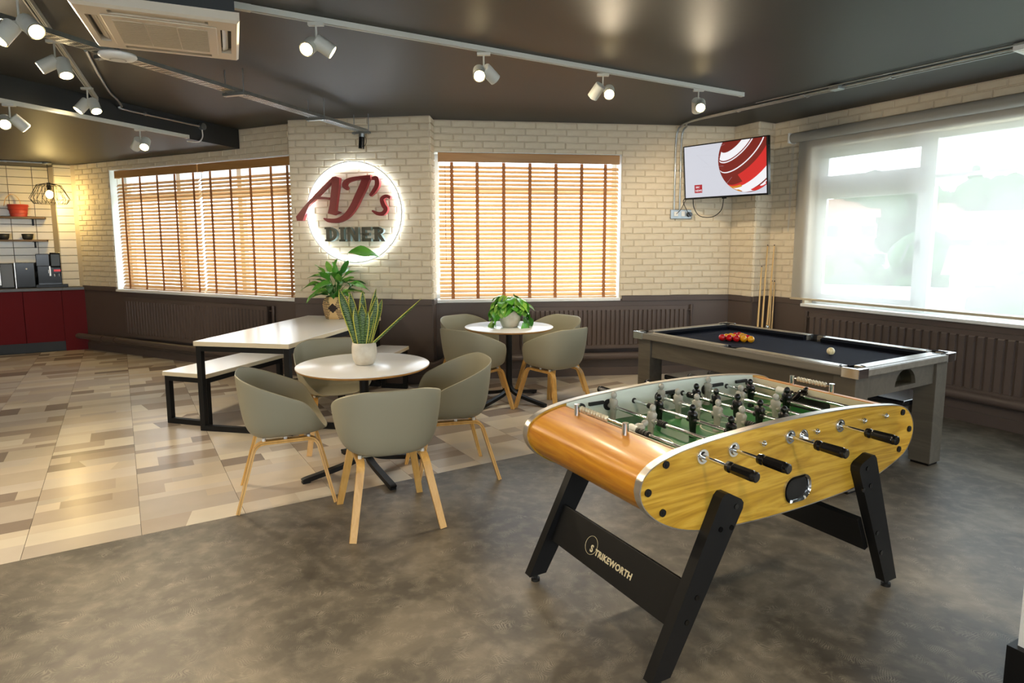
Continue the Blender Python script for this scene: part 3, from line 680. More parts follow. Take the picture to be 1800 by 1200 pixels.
# rods with their players
ZROD = .798; SP = .156
def player_mesh(m, nm):
    b = MB(); b.sphere((0, 0, .053), .0138, 12, 8, sc=(1, 1, 1.15)); b.cyl((0, 0, .036), (0, 0, .044), .006, n=8)
    sec = [(.037, .011, .019), (.030, .0145, .027), (.012, .0150, .024), (-.004, .0135, .019), (-.014, .0125, .019), (-.04, .011, .016), (-.060, .0105, .0155), (-.066, .018, .0155), (-.0755, .019, .014)]
    n = 12; vs = [(a * cos(2 * pi * j / n), w * sin(2 * pi * j / n), z) for z, a, w in sec for j in range(n)]
    b.add(vs, [(i * n + j, i * n + (j + 1) % n, (i + 1) * n + (j + 1) % n, (i + 1) * n + j) for i in range(len(sec) - 1) for j in range(n)], True)
    b.add(vs[:n], [tuple(range(n))]); b.add(vs[-n:], [tuple(range(n - 1, -1, -1))])
    b.cyl((0, -.026, 0), (0, .026, 0), .0125, n=14)
    return b.mesh(nm, m)
PM = {'c': player_mesh(M['clear'], 'player_clear'), 'k': player_mesh(M['gloss_black'], 'player_black')}
def bumper(y0, y1):
    b = MB(); n = 4; 
    for i in range(n):
        a = y0 + (y1 - y0) * i / n; c = y0 + (y1 - y0) * (i + .72) / n; b.cyl((0, a, 0), (0, c, 0), .0145, n=16)
    b.cyl((0, y0, 0), (0, y1, 0), .011, n=12); return b
def handle_mb(s, y):
    b = MB(); n = 16; pr = [(y, .014), (y - s * .004, .0185), (y - s * .016, .0198), (y - s * .026, .0160), (y - s * .032, .0190), (y - s * .108, .0205), (y - s * .112, .0180), (y - s * .122, .0180), (y - s * .125, .014)]
    vs = []
    for k_, (yy, r) in enumerate(pr):
        for j in range(n): 
            q = r * (0.93 if (j % 2 and 4 <= k_ <= 5) else 1.0); vs.append((q * cos(2 * pi * j / n), yy, q * sin(2 * pi * j / n)))
    b.add(vs, [(i * n + j, i * n + (j + 1) % n, (i + 1) * n + (j + 1) % n, (i + 1) * n + j) for i in range(len(pr) - 1) for j in range(n)], False); b.add(vs[-n:], [tuple(range(n))]); return b
RODS = [('c', (.36,), (.345, .275), True), ('c', (.70, .44), (.392, .352), True), ('k', (.567, .358, .150), (.635, .595), False), ('c', (.728, .608, .488, .366, .238), (.205, .165), True),
        ('k', (.645, .521, .396, .272, .15), (.70, .672), False), ('c', (.722, .512, .312), (.275, .24), True), ('k', (.585, .375), (.655, .615), False), ('k', (.42,), (.50, .46), False)]
for i, (kind, ws, bp2, near) in enumerate(RODS):
    u = SP * i
    y0, y1 = (-.225, FW + .02) if near else (-.012, FW + .225)
    rod = obj('rod', MB().cyl((0, y0, 0), (0, y1, 0), .0078, n=14), M['chrome'], ft, (u, 0, ZROD))
    for w in ws:
        o = link('player', PM[kind], rod, (0, w, 0)); o.rotation_euler = (0, radians(random.uniform(-5, 5) if i not in (0, 7) else 65), 0)
    obj('bumper', bumper(*bp2), M['rubber'], rod)
    if i in (0, 7): obj('bumper_cap', MB().cyl((0, bp2[0] + .002, 0), (0, bp2[0] + .045, 0), .017, .021, n=16), M['cap'], rod, label='white plastic bumper cap')
    for s, yy in ((1, 0.0), (-1, FW)):
        b = MB(); live = near if s > 0 else not near
        if live: b.cyl((0, yy - s * .006, 0), (0, yy + s * .002, 0), .027, .029, n=22); b.cyl((0, yy - s * .013, 0), (0, yy - s * .005, 0), .016, .020, n=18)
        else: b.cyl((0, yy - s * .01, 0), (0, yy + s * .002, 0), .013, n=6)
        obj('bush', b, M['chrome'], rod)
        b = MB(); yi = yy + s * .0335
        if live: b.cyl((0, yi, 0), (0, yi + s * .004, 0), .013, n=14)
        else: b.cyl((0, yi - s * .001, 0), (0, yi + s * .006, 0), .026, n=22); b.cyl((0, yi + s * .006, 0), (0, yi + s * .022, 0), .012, n=14)
        obj('inner_bush', b, M['rubber'], rod)
    if near: obj('handle', handle_mb(1, -.112), M['gloss_black'], rod, label='black ribbed handle grip')
    else:
        obj('handle', handle_mb(-1, FW + .112), M['gloss_black'], rod, label='black ribbed handle grip')
        b = MB(); b.sphere((0, -.012, 0), .0085, 10, 8); obj('end_cap', b, M['chrome'], rod)
M['bead'] = mat('pearl_counter_bead', (214, 204, 178), .18, metal=.35)
for uc_, wa, wb2, nm in ((-.118, .60, .28, 0), (1.165, .52, .30, 1)):
    zt = ztop(uc_) - .012; c = MB()
    for w in (wa, wb2): c.cyl((uc_, w, zt), (uc_, w, zt + .048), .0125, n=18)
    c.cyl((uc_, wa, zt + .036), (uc_, wb2, zt + .036), .0045, n=8)
    k_ = obj('score_counter', c, M['chrome'], ft)
    for i in range(10):
        w = wa - .035 - i * (.0185 if nm == 0 else .0165); b = MB(); b.sphere((uc_, w, zt + .036), .0125, 12, 8, sc=(1, .62, 1)); obj('bead', b, M['bead'], k_)
# legs and crossbars
def leg_poly(b0, b1, t0, t1, r=.028):
    """bottom from b0 to b1, rounded top from t1 back to t0"""
    B0, B1, T0, T1 = map(Vector, (b0, b1, t0, t1)); d = (T1 - T0).normalized(); e0 = (T0 - B0).normalized(); e1 = (T1 - B1).normalized()
    p = [B0, B1, T1 - e1 * r, T1 - e1 * r * .3 - d * r * .3, T1 - d * r, T0 + d * r, T0 - e0 * r * .3 + d * r * .3, T0 - e0 * r]
    return [tuple(q) for q in p]
LEGL = leg_poly((-.248, .034), (-.158, .034), (.075, .669), (.187, .610)); LEGR = leg_poly((1.122, .034), (1.207, .034), (.862, .617), (.978, .663))
for poly, bolts, foot in ((LEGL, ((.135, .60), (.115, .525), (.06, .53), (-.045, .30), (-.09, .22)), -.203), (LEGR, ((.925, .60), (.955, .52), (.905, .51), (1.03, .29), (1.07, .19)), 1.165)):
    for y, s in ((-.042, 1), (FW + .042, -1)):
        lg = obj('leg', MB().prism(poly, (0, y, 0), UX, ZZ, WY * .042 * s), M['black'], ft, bevel=.004, label='black splayed leg')
        b = MB()
        for u, z in bolts: b.cyl((u, y - s * .004, z), (u, y + s * .001, z), .010, n=12)
        obj('leg_bolt', b, M['gloss_black'], lg)
        b = MB(); b.cyl((foot, y + s * .021, 0), (foot, y + s * .021, .014), .020, n=16); b.cyl((foot, y + s * .021, .014), (foot, y + s * .021, .04), .010, n=10); obj('levelling_foot', b, M['rubber'], lg)
bars = []
for (ua, za), (ub, zb), out in (((-.062, .345), (-.135, .190), -1), ((.975, .36), (1.045, .205), 1)):
    v = Vector((ub - ua, 0, zb - za)); nn = Vector((v.z, 0, -v.x)).normalized()
    if nn.x * out < 0: nn = -nn
    bars.append(obj('crossbar', MB().obox(Vector((ua, -.001, za)), (0, FW + .002, 0), v, nn * -.028), M['black'], ft, bevel=.003))
v = Vector((-.135 + .062, 0, .190 - .345)); nn = Vector((v.z, 0, -v.x)).normalized(); nn = nn if nn.x < 0 else -nn; up = -v.normalized()
tm = text_mesh('TRIKEWORTH', .035, .0004, bold=.0013, space=1.08); tm.materials.append(mat('cream_lettering', (226, 214, 176), 0.5))
to = link('lettering', tm, bars[0]); xd = Vector((0, -1, 0)); base = Vector((-.1091, .475, .245)) + nn * .0012
to.matrix_local = Matrix(((xd.x, up.x, nn.x, base.x), (xd.y, up.y, nn.y, base.y), (xd.z, up.z, nn.z, base.z), (0, 0, 0, 1)))
tm2 = text_mesh('S', .040, .0004, bold=.0013); tm2.materials.append(tm.materials[0]); t2 = link('lettering', tm2, bars[0]); b2 = base - xd * .034 + up * .002
t2.matrix_local = Matrix(((xd.x, up.x, nn.x, b2.x), (xd.y, up.y, nn.y, b2.y), (xd.z, up.z, nn.z, b2.z), (0, 0, 0, 1)))
b = MB(); c0 = base - xd * .034 + up * .026; b.tube([c0 + (xd * cos(a * pi / 20) + up * sin(a * pi / 20)) * .038 for a in range(40)], .0010, n=4, closed=True); obj('logo_ring', b, tm.materials[0], bars[0])

# ------------------------------------------------------------------ pool table
M['poolwood'] = wood_mat('grey_stained_wood', (88, 83, 74), (96, 90, 80), (104, 98, 87), 'X', 0.6, 0.4, 5)
M['poolrail'] = wood_mat('grey_rail_wood', (122, 117, 108), (130, 125, 115), (138, 132, 122), 'X', 0.6, 0.22, 5, coat=0.2)
M['cloth'] = mat('navy_cloth', (28, 32, 46), 0.9, spec=0.15, bump=(300, 0.2), vary=(30, 0.8), c2=(33, 37, 52))
M['cushion'] = mat('dark_cushion_cloth', (15, 18, 26), 0.9, spec=0.1)
PL, PW_, PZ = 1.96, 1.162, 0.793
pt = thing('pool_table', 'grey wood pool table with navy cloth and chrome corners', 'pool table', (1.044, 5.381, 0), radians(-58.8))
def rail_piece(x0, x1, y0, y1): return MB().box(x0, x1, y0, y1, PZ - .048, PZ)
mb = MB(); e = .03
for x0, x1, y0, y1 in ((0, PL, 0, e), (0, PL, PW_ - e, PW_), (0, e, e, PW_ - e), (PL - e, PL, e, PW_ - e)): mb.box(x0, x1, y0, y1, PZ - .055, PZ - .002)
obj('outer_rim', mb, M['poolrail'], pt, bevel=.010, seg=3)
RW, CR, MR = 0.105, 0.13, 0.065
for nm, x0, x1, y0, y1, ax in (('l', CR, PL / 2 - MR, e - .002, RW, 0), ('l', PL / 2 + MR, PL - CR, e - .002, RW, 0), ('l', CR, PL / 2 - MR, PW_ - RW, PW_ - e + .002, 0), ('l', PL / 2 + MR, PL - CR, PW_ - RW, PW_ - e + .002, 0), ('s', e - .002, RW, CR, PW_ - CR, 1), ('s', PL - RW, PL - e + .002, CR, PW_ - CR, 1)):
    obj('rail', MB().box(x0, x1, y0, y1, PZ - .045, PZ + .001), M['poolrail'], pt, bevel=.003)
    cw = .045; zc_ = PZ - .045
    if ax == 0:
        s = 1 if y0 < PW_ / 2 else -1; yb = RW if s > 0 else PW_ - RW
        poly = [(0, zc_), (0, PZ - .002), (cw * .4, PZ - .004), (cw, PZ - .014), (cw * .7, zc_)]; b = MB(); b.prism([(p * s, z) for p, z in poly], (x0 + .01, yb, 0), (0, 1, 0), (0, 0, 1), (x1 - x0 - .02, 0, 0))
    else:
        s = 1 if x0 < PL / 2 else -1; xb = RW if s > 0 else PL - RW
        poly = [(0, zc_), (0, PZ - .002), (cw * .4, PZ - .004), (cw, PZ - .014), (cw * .7, zc_)]; b = MB(); b.prism([(p * s, z) for p, z in poly], (xb, y0 + .01, 0), (1, 0, 0), (0, 0, 1), (0, y1 - y0 - .02, 0))
    obj('cushion', b, M['cushion'], pt)
obj('cloth', MB().box(.08, PL - .08, .08, PW_ - .08, PZ - .062, PZ - .042), M['cloth'], pt, label='navy playing cloth')
for px_, py_, r_ in ((.088, .088, .064), (PL - .088, .088, .064), (.088, PW_ - .088, .064), (PL - .088, PW_ - .088, .064), (PL / 2, .074, .052), (PL / 2, PW_ - .074, .052)):
    b = MB(); b.cyl((px_, py_, PZ - .054), (px_, py_, PZ - .039), r_, n=24)
    pk = obj('pocket', b, M['gloss_black'], pt)
    b = MB(); cx, cy = PL / 2, PW_ / 2; mid = (px_ > .2 and px_ < PL - .2)
    a0 = 0 if py_ > cy else 180
    if mid: aa = (a0, a0 + 180)
    else: 
        ang = math.degrees(atan2(py_ - cy, px_ - cx)); ang = {(True, True): 45, (False, True): 135, (False, False): 225, (True, False): 315}[(px_ > cx, py_ > cy)]; aa = (ang - 125, ang + 125)
    pts = arc(px_, py_, r_, aa[0], aa[1], 20)
    vs = [(x, y, z) for x, y in pts for z in (PZ - .05, PZ + .003)] + [(px_ + (x - px_) * 1.16, py_ + (y - py_) * 1.16, PZ + .003) for x, y in pts]
    k_ = len(pts); b.add(vs, [(2 * i, 2 * i + 2, 2 * i + 3, 2 * i + 1) for i in range(k_ - 1)] + [(2 * i + 1, 2 * i + 3, 2 * k_ + i + 1, 2 * k_ + i) for i in range(k_ - 1)], True)
    obj('pocket_liner', b, M['rubber'], pk)
for cx, cy, sx, sy in ((0, 0, 1, 1), (PL, 0, -1, 1), (PL, PW_, -1, -1), (0, PW_, 1, -1)):
    b = MB(); t = .004; h0, h1 = PZ - .058, PZ + .003; q = .105
    def bx(x0, x1, y0, y1, z0, z1): b.box(min(cx + sx * x0, cx + sx * x1), max(cx + sx * x0, cx + sx * x1), min(cy + sy * y0, cy + sy * y1), max(cy + sy * y0, cy + sy * y1), z0, z1)
    bx(-t, q, -t, 0, h0, h1); bx(-t, 0, 0, q, h0, h1); bx(-t, q, -t, .024, h1 - .004, h1); bx(-t, .024, .024, q, h1 - .004, h1)
    obj('corner_cap', b, M['chrome'], pt, bevel=.003, label='chrome corner cap')
ins = .029; LG = .142
for x, y in ((ins, ins), (PL - ins - LG, ins), (ins, PW_ - ins - LG), (PL - ins - LG, PW_ - ins - LG)):
    lg = obj('leg', MB().box(x, x + LG, y, y + LG, .018, PZ - .056), M['poolwood'], pt, bevel=.003); obj('foot', MB().box(x + .012, x + LG - .012, y + .012, y + LG - .012, 0, .019), M['black'], lg)
ap0, ap1 = PZ - .205, PZ - .05; i2 = ins + .02
obj('apron', MB().box(ins + LG, PL - ins - LG, i2, i2 + .025, ap0, ap1), M['poolwood'], pt); obj('apron', MB().box(ins + LG, PL - ins - LG, PW_ - i2 - .025, PW_ - i2, ap0, ap1), M['poolwood'], pt)
obj('apron', MB().box(i2, i2 + .025, ins + LG, PW_ - ins - LG, ap0, ap1), M['poolwood'], pt)
# end apron with the half-moon ball return
vc, hr = .635, .125; zb = PZ - .175
poly = [(ins + LG, ap0), (PW_ - ins - LG, ap0), (PW_ - ins - LG, ap1), (ins + LG, ap1)]
half = arc(vc, zb, hr, 0, 180, 20); half = [(x, zb + (z - zb) * .88) for x, z in half]
b = MB(); x = PL - i2
b.prism([(ins + LG, ap0), (PW_ - ins - LG, ap0), (PW_ - ins - LG, zb), (ins + LG, zb)], (x - .025, 0, 0), (0, 1, 0), (0, 0, 1), (.025, 0, 0))
b.prism([(ins + LG, zb), (vc - hr, zb)] + half[::-1] + [(PW_ - ins - LG, zb), (PW_ - ins - LG, ap1), (ins + LG, ap1)], (x - .025, 0, 0), (0, 1, 0), (0, 0, 1), (.025, 0, 0))
obj('end_apron', b, M['poolwood'], pt)
b = MB(); b.prism([(vc + hr, zb)] + half, (x - .10, 0, 0), (0, 1, 0), (0, 0, 1), (.004, 0, 0)); b.box(x - .10, x - .024, vc - hr, vc + hr, zb - .012, zb); n = len(half)
b.add([(x - .024, p, z) for p, z in half] + [(x - .1, p, z) for p, z in half], [(i, i + 1, n + i + 1, n + i) for i in range(n - 1)], True); obj('ball_return', b, mat('dark_olive_lining', (58, 54, 40), 0.4), pt)
# balls
bm_r = mat('red_ball', (200, 22, 24), 0.08, coat=0.6); bm_y = mat('yellow_ball', (240, 168, 22), 0.08, coat=0.6); bm_w = mat('ivory_ball', (242, 226, 176), 0.1, coat=0.5)
BR = .0275; zb_ = PZ - .042 + BR
me_r, me_y = MB().sphere((0, 0, 0), BR, 24, 14).mesh('red_ball', bm_r), MB().sphere((0, 0, 0), BR, 24, 14).mesh('yellow_ball', bm_y)
rows = ['rrryy', 'yyyr', 'yry', 'ry', 'r']
base = Vector((1.811, 5.063)); bx_ = Vector((cos(radians(-26)), sin(radians(-26)))); by_ = Vector((-bx_.y, bx_.x)); pos = ['leftmost', 'second', 'third', 'fourth', 'rightmost']
rown = ['front row', 'second row', 'third row', 'fourth row', 'back']
for r, row in enumerate(rows):
    for i, ch in enumerate(row):
        p = base + bx_ * ((i + r * .5 - 2) * BR * 2.01) + by_ * (r * BR * 1.75)
        o = link('red_ball' if ch == 'r' else 'yellow_ball', me_r if ch == 'r' else me_y, None, (p.x, p.y, zb_))
        nm = 'red' if ch == 'r' else 'yellow'
        where = 'at the far tip of the racked triangle' if r == 4 else '%s in the %s of the racked triangle' % (pos[i] if i < len(row) - 1 else 'rightmost', rown[r])
        tag(o, 'glossy %s pool ball, %s' % (nm, where), 'pool ball', 'racked red and yellow balls')
o = obj('cue_ball', MB().sphere((0, 0, 0), BR, 24, 14), bm_w, None, (2.268, 4.453, zb_)); tag(o, 'ivory cue ball alone on the navy cloth', 'pool ball')
# benches stored under the pool table
M['bench_vinyl'] = mat('black_bench_vinyl', (26, 28, 34), 0.14, coat=0.4)
for v0, v1, lab in ((.13, .58, 'low black topped bench tucked under the pool table on the football table side'), (.90, 1.34, 'low black topped bench under the window side of the pool table')):
    bn = thing('padded_bench', lab, 'bench', pt.location, pt.rotation_euler.z, 'black benches under the pool table')
    obj('seat', MB().box(.24, 1.78, v0, v1, .405, .445), M['bench_vinyl'], bn, bevel=.008)
    obj('seat_frame', MB().box(.26, 1.76, v0 + .02, v1 - .02, .34, .405), M['poolwood'], bn)
    for x in (.30, 1.66):
        for y in (v0 + .03, v1 - .09): obj('leg', MB().box(x, x + .06, y, y + .06, 0, .342), M['poolwood'], bn)

# ------------------------------------------------------------------ bench table and benches
M['worktop'] = mat('white_laminate', (240, 240, 240), 0.22, spec=0.5)
M['edge'] = mat('cream_edge_strip', (226, 212, 182), 0.45)
def bench_like(name, label, cat, p, rz, w, l, h, tt, fr, top_w):
    root = thing(name, label, cat, p, rz)
    mb = MB(); mb.box(0, w, 0, l, h - tt, h); obj('top', mb, M['worktop'], root, bevel=.002)
    mb = MB(); mb.box(.001, w - .001, -.0015, .001, h - tt + .001, h - .003); mb.box(w - .001, w + .0015, .001, l - .001, h - tt + .001, h - .003); obj('edge_strip', mb, M['edge'], root, label='cream edge strip')
    for y in (0.012, l - .012 - fr):
        mb = MB(); z1 = h - tt
        mb.box(.01, .01 + fr, y, y + fr, 0, z1); mb.box(w - .01 - fr, w - .01, y, y + fr, 0, z1); mb.box(.01 + fr, w - .01 - fr, y, y + fr, 0, fr); mb.box(.01 + fr, w - .01 - fr, y, y + fr, z1 - fr, z1)
        obj('loop_leg', mb, M['black'], root, bevel=.002)
    mb = MB(); 
    for x in (.01, w - .01 - fr): mb.box(x, x + fr, .012 + fr, l - .012 - fr, h - tt - fr, h - tt)
    obj('side_rail', mb, M['black'], root)
    return root
tt_ = V2(-2.598, 5.103); tr_ = radians(-10.7)
bench_like('bench_table', 'long white topped table on black square frames by the left window', 'table', tt_, tr_, .848, 1.875, .752, .038, .045, 0)
bench_like('bench', 'white bench seat on the window side of the long white table', 'bench', V2(-3.0, 5.34), radians(-17), .46, 1.03, .455, .036, .045, 0)
e_, n_ = Vector((cos(tr_), sin(tr_), 0)), Vector((-sin(tr_), cos(tr_), 0))
bench_like('bench', 'white bench seat half hidden between the long table and the brick pillar', 'bench', tt_ + e_ * .87 + n_ * .24, tr_, .31, 1.58, .455, .036, .045, 0)

# ------------------------------------------------------------------ round tables
M['ply'] = mat('pale_plywood_edge', (206, 152, 84), 0.5)
def round_table(label, p, r, rz):
    root = thing('round_table', label, 'table', p, rz, 'white round cafe tables')
    h = .738
    obj('tabletop', MB().lathe([(0, h), (r - .003, h), (r, h - .002), (r, h - .006)], 72), M['worktop'], root)
    obj('tabletop_edge', MB().lathe([(r, h - .006), (r - .001, h - .012), (r - .014, h - .022), (0, h - .022)], 72), M['ply'], root, label='pale plywood edge')
    mb = MB(); mb.cyl((0, 0, .09), (0, 0, h - .03), .031, n=24); mb.cyl((0, 0, h - .034), (0, 0, h - .021), .13, n=24); obj('column', mb, M['black'], root)
    for k_ in range(4):
        a = k_ * pi / 2; d = Vector((cos(a), sin(a), 0)); sd = Vector((-sin(a), cos(a), 0))
        pts = [d * .0 + ZUP * .19, d * .02 + ZUP * .135, d * .06 + ZUP * .095, d * .14 + ZUP * .068, d * .30 + ZUP * .038, d * .415 + ZUP * .020, d * .435 + ZUP * .012]
        mb = MB(); mb.sweep(smooth_path(pts, 4), sd, .042, .030); mb.obox(d * .39 - sd * .018, d * .05, sd * .036, ZUP * .014)
        obj('foot', mb, M['black'], root, bevel=.004)
    return root
T1c, T2c = V2(-1.0, 4.2), V2(-.03, 6.12)
round_table('nearer white round table, a snake plant standing on it', T1c, .44, radians(35))
round_table('farther white round table below the middle window', T2c, .43, radians(52))

# ------------------------------------------------------------------ shell chairs
M['shell'] = mat('grey_green_plastic_shell', (156, 151, 129), 0.48, spec=0.4)
M['leg_ply'] = wood_mat('lacquered_oak_ply', (206, 154, 78), (222, 172, 94), (232, 186, 110), 'Z', 1.2, 0.35, 3)
M['ply_line'] = mat('dark_glue_line', (150, 104, 48), 0.5)
def sgnpow(v, p): return (1 if v >= 0 else -1) * abs(v) ** p
def rim_h(a):
    """rim height by angle from the back (degrees)"""
    ks = [(0, .79), (107, .645), (114, .622), (124, .565), (134, .505), (146, .458), (160, .433), (180, .430)]
    for (a0, h0), (a1, h1) in zip(ks[:-1], ks[1:]):
        if a <= a1:
            t = (a - a0) / (a1 - a0); return h0 + (h1 - h0) * t
    return .43
def make_chair():
    root = thing('shell_chair', 'x', 'chair')
    NA, NT = 72, 14; vs = []
    for i in range(NA):
        a = 2 * pi * i / NA; ad = abs(math.degrees(a if a <= pi else a - 2 * pi)); cx, cy = sin(a), -cos(a)
        front = max(0, min(1, (ad - 112) / 40.0)); front = front * front * (3 - 2 * front)
        rx = .292 - .045 * front; ryb, ryf = .262, .250; n = 2.7
        X = rx * sgnpow(cx, 2 / n); Y = (ryb if cy < 0 else ryf) * sgnpow(cy, 2 / n)
        h = .790 - .42 * max(0.0, Y + .245) if ad <= 107 else rim_h(ad)
        sx = .234 * sgnpow(cx, 2 / 2.8); sy = (.208 if cy < 0 else .225) * sgnpow(cy, 2 / 2.6)
        seat_z = .428 - .012 * (1 if cy < 0 else 0) * abs(cy)
        P0 = Vector((sx * .72, sy * .72, seat_z - .004)); P3 = Vector((X, Y, h))
        P1 = Vector((sx * 1.09, sy * 1.07, seat_z - .004 + .004 * front)); rise = h - seat_z
        P2 = Vector((sx * (1.15 - .08 * front), sy * (1.14 - .08 * front), seat_z + .012 + rise * .20)); 
        for j in range(NT + 1):
            t = j / NT
            if t < .3: q = Vector((0, 0.01, .420)).lerp(P0, t / .3)
            else:
                u = (t - .3) / .7; q = P0 * (1 - u) ** 3 + P1 * 3 * u * (1 - u) ** 2 + P2 * 3 * u * u * (1 - u) + P3 * u ** 3
            vs.append(tuple(q))
    N = NT + 1
    fs = [(i * N + j, ((i + 1) % NA) * N + j, ((i + 1) % NA) * N + j + 1, i * N + j + 1) for i in range(NA) for j in range(1, NT)] + [(i * N, ((i + 1) % NA) * N + 1, i * N + 1) for i in range(NA)]
    me = MB().add(vs, fs, True).mesh('shell', M['shell'])
    import bmesh
    bmm = bmesh.new(); bmm.from_mesh(me); bmesh.ops.remove_doubles(bmm, verts=bmm.verts, dist=1e-5); bmesh.ops.recalc_face_normals(bmm, faces=bmm.faces)
    if max(bmm.faces, key=lambda f: -f.calc_center_median().z).normal.z < 0: bmesh.ops.reverse_faces(bmm, faces=bmm.faces)
    bmm.to_mesh(me); bmm.free()
    so = link('shell', me, root)
    q = so.modifiers.new('thickness', 'SOLIDIFY'); q.thickness = .0075; q.offset = -1
    q = so.modifiers.new('smooth', 'SUBSURF'); q.levels = 1; q.render_levels = 1
    for s in (-1, 1):
        ft_, rt = Vector((s * .243, .268, 0)), Vector((s * .243, -.275, 0)); tf, tr = Vector((s * .172, .175, .392)), Vector((s * .172, -.165, .386))
        pts = [ft_]; d1 = (tf - ft_).normalized(); r_ = .055
        pts.append(tf - d1 * r_)
        for k_ in range(1, 6):
            t = k_ / 6; a = tf - d1 * r_; c = tf + Vector((0, -r_, -.001)); pts.append(a * (1 - t) ** 2 + tf * 2 * t * (1 - t) + c * t * t)
        pts.append(tf + Vector((0, -r_, -.001))); pts.append(tr + Vector((0, r_, .001))); d2 = (rt - tr).normalized()
        for k_ in range(1, 6):
            t = k_ / 6; a = tr + Vector((0, r_, .001)); c = tr + d2 * r_; pts.append(a * (1 - t) ** 2 + tr * 2 * t * (1 - t) + c * t * t)
        pts.append(tr + d2 * r_); pts.append(rt); k_ = len(pts); mid = k_ // 2
        sides = []
        for i in range(k_):
            sides.append(Vector((1, 0, 0)))
        ws = [.036 if i in (0, k_ - 1) else .042 for i in range(k_)]
        for nm, sl in (('leg', slice(0, mid)), ('leg', slice(mid - 1, k_))):
            mb = MB(); mb.sweep(pts[sl], sides[sl], ws[sl], .0205); o_ = obj(nm, mb, M['leg_ply'], root)
            if nm == 'leg':
                mb = MB(); mb.sweep(pts[sl], sides[sl], [w * 1.012 for w in ws[sl]], .0022); obj('glue_line', mb, M['ply_line'], o_)
    mb = MB()
    for y in (.13, -.12): mb.box(-.165, .165, y - .010, y + .010, .402, .408)
    obj('mounting_bar', mb, M['shell'], root)
    for s in (-1, 1):
        for y in (.13, 0.0, -.12): obj('spacer', MB().cyl((s * .172, y, .396), (s * .172, y, .414), .011, n=10), M['cap'], root)
    return root
chair = make_chair()
CH = [(-.705, 3.47, 112, 'grey shell chair at the nearer round table with its back to the camera'),
      (-1.40, 3.80, 20, 'grey shell chair at the nearer round table, on its window side facing right'),
      (-.42, 4.17, 198, 'grey shell chair at the nearer round table, facing left toward the snake plant'),
      (-1.37, 4.82, -66, 'grey shell chair behind the nearer round table, beside the long white table'),
      (-.35, 5.745, 50, 'grey shell chair at the farther round table, nearest to the snake plant table'),
      (.39, 5.80, 131, 'grey shell chair at the farther round table, nearest to the football table'),
      (-.43, 6.50, -45, 'grey shell chair tucked behind the farther round table beside the pillar'),
      (.40, 6.50, 222, 'grey shell chair behind the farther round table, in front of the ribbed radiator')]
for i, (x, y, a, lab) in enumerate(CH):
    if i == 0: chair.location = (x, y, 0); chair.rotation_euler = (0, 0, radians(a - 90)); chair['label'] = lab; chair['group'] = 'grey shell chairs round the cafe tables'
    else: dup(chair, (x, y, 0), radians(a - 90), lab)

# ------------------------------------------------------------------ plants
def leaf_mat(name, ca, cb, rough=0.35, sc=14):
    m = mat(name, ca, rough, vary=(sc, 0.8), c2=cb); b = m.node_tree.nodes['Principled BSDF']; b.inputs['Subsurface Weight'].default_value = 0.0
    b.inputs['Transmission Weight'].default_value = 0.0
    return m
M['soil'] = mat('dark_soil', (52, 40, 30), 0.95, bump=(60, 0.8))
M['pot'] = mat('white_marbled_pot', (232, 225, 208), 0.5, vary=(9, 1.6), c2=(204, 190, 166), noise_detail=9)
def sans_mat():
    m = bpy.data.materials.new('banded_snake_leaf'); m.use_nodes = True; n = m.node_tree.nodes; l = m.node_tree.links; b = n['Principled BSDF']
    tc = n.new('ShaderNodeTexCoord'); w = n.new('ShaderNodeTexWave'); w.bands_direction = 'Z'; w.inputs['Scale'].default_value = 24; w.inputs['Distortion'].default_value = 7; w.inputs['Detail'].default_value = 3; w.inputs['Detail Scale'].default_value = 2
    l.new(tc.outputs['Object'], w.inputs['Vector']); r = n.new('ShaderNodeValToRGB'); r.color_ramp.elements[0].color = rgb((44, 74, 34)); r.color_ramp.elements[1].color = rgb((112, 140, 72)); r.color_ramp.elements[0].position = .25; r.color_ramp.elements[1].position = .8
    l.new(w.outputs['Fac'], r.inputs[0]); l.new(r.outputs[0], b.inputs['Base Color']); b.inputs['Roughness'].default_value = .4
    return m
M['sans'] = sans_mat(); M['sans_y'] = mat('yellow_leaf_margin', (214, 208, 92), 0.45)
def pot_at(root, R, H, prof, matl):
    pr = [(r * R, z * H) for r, z in prof]
    inner = [(pr[-1][0] - .008, pr[-1][1]), (pr[-1][0] - .010, pr[-1][1] - .03)]
    obj('pot', MB().lathe([(0, 0)] + pr + inner, 40), matl, root)
    zz = pr[-1][1] - .022; obj('soil', MB().lathe([(pr[-1][0] - .009, zz), (pr[-1][0] * .5, zz + .006), (0, zz + .008)], 24), M['soil'], root)
    return zz
sp = thing('snake_plant', 'snake plant with yellow edged upright leaves in a white marbled pot', 'plant', (-1.0 + .01, 4.19, .738))
zz = pot_at(sp, .082, .150, [(.62, 0), (.74, .03), (.90, .22), (1.0, .52), (.99, .80), (.93, 1.0)], M['pot'])
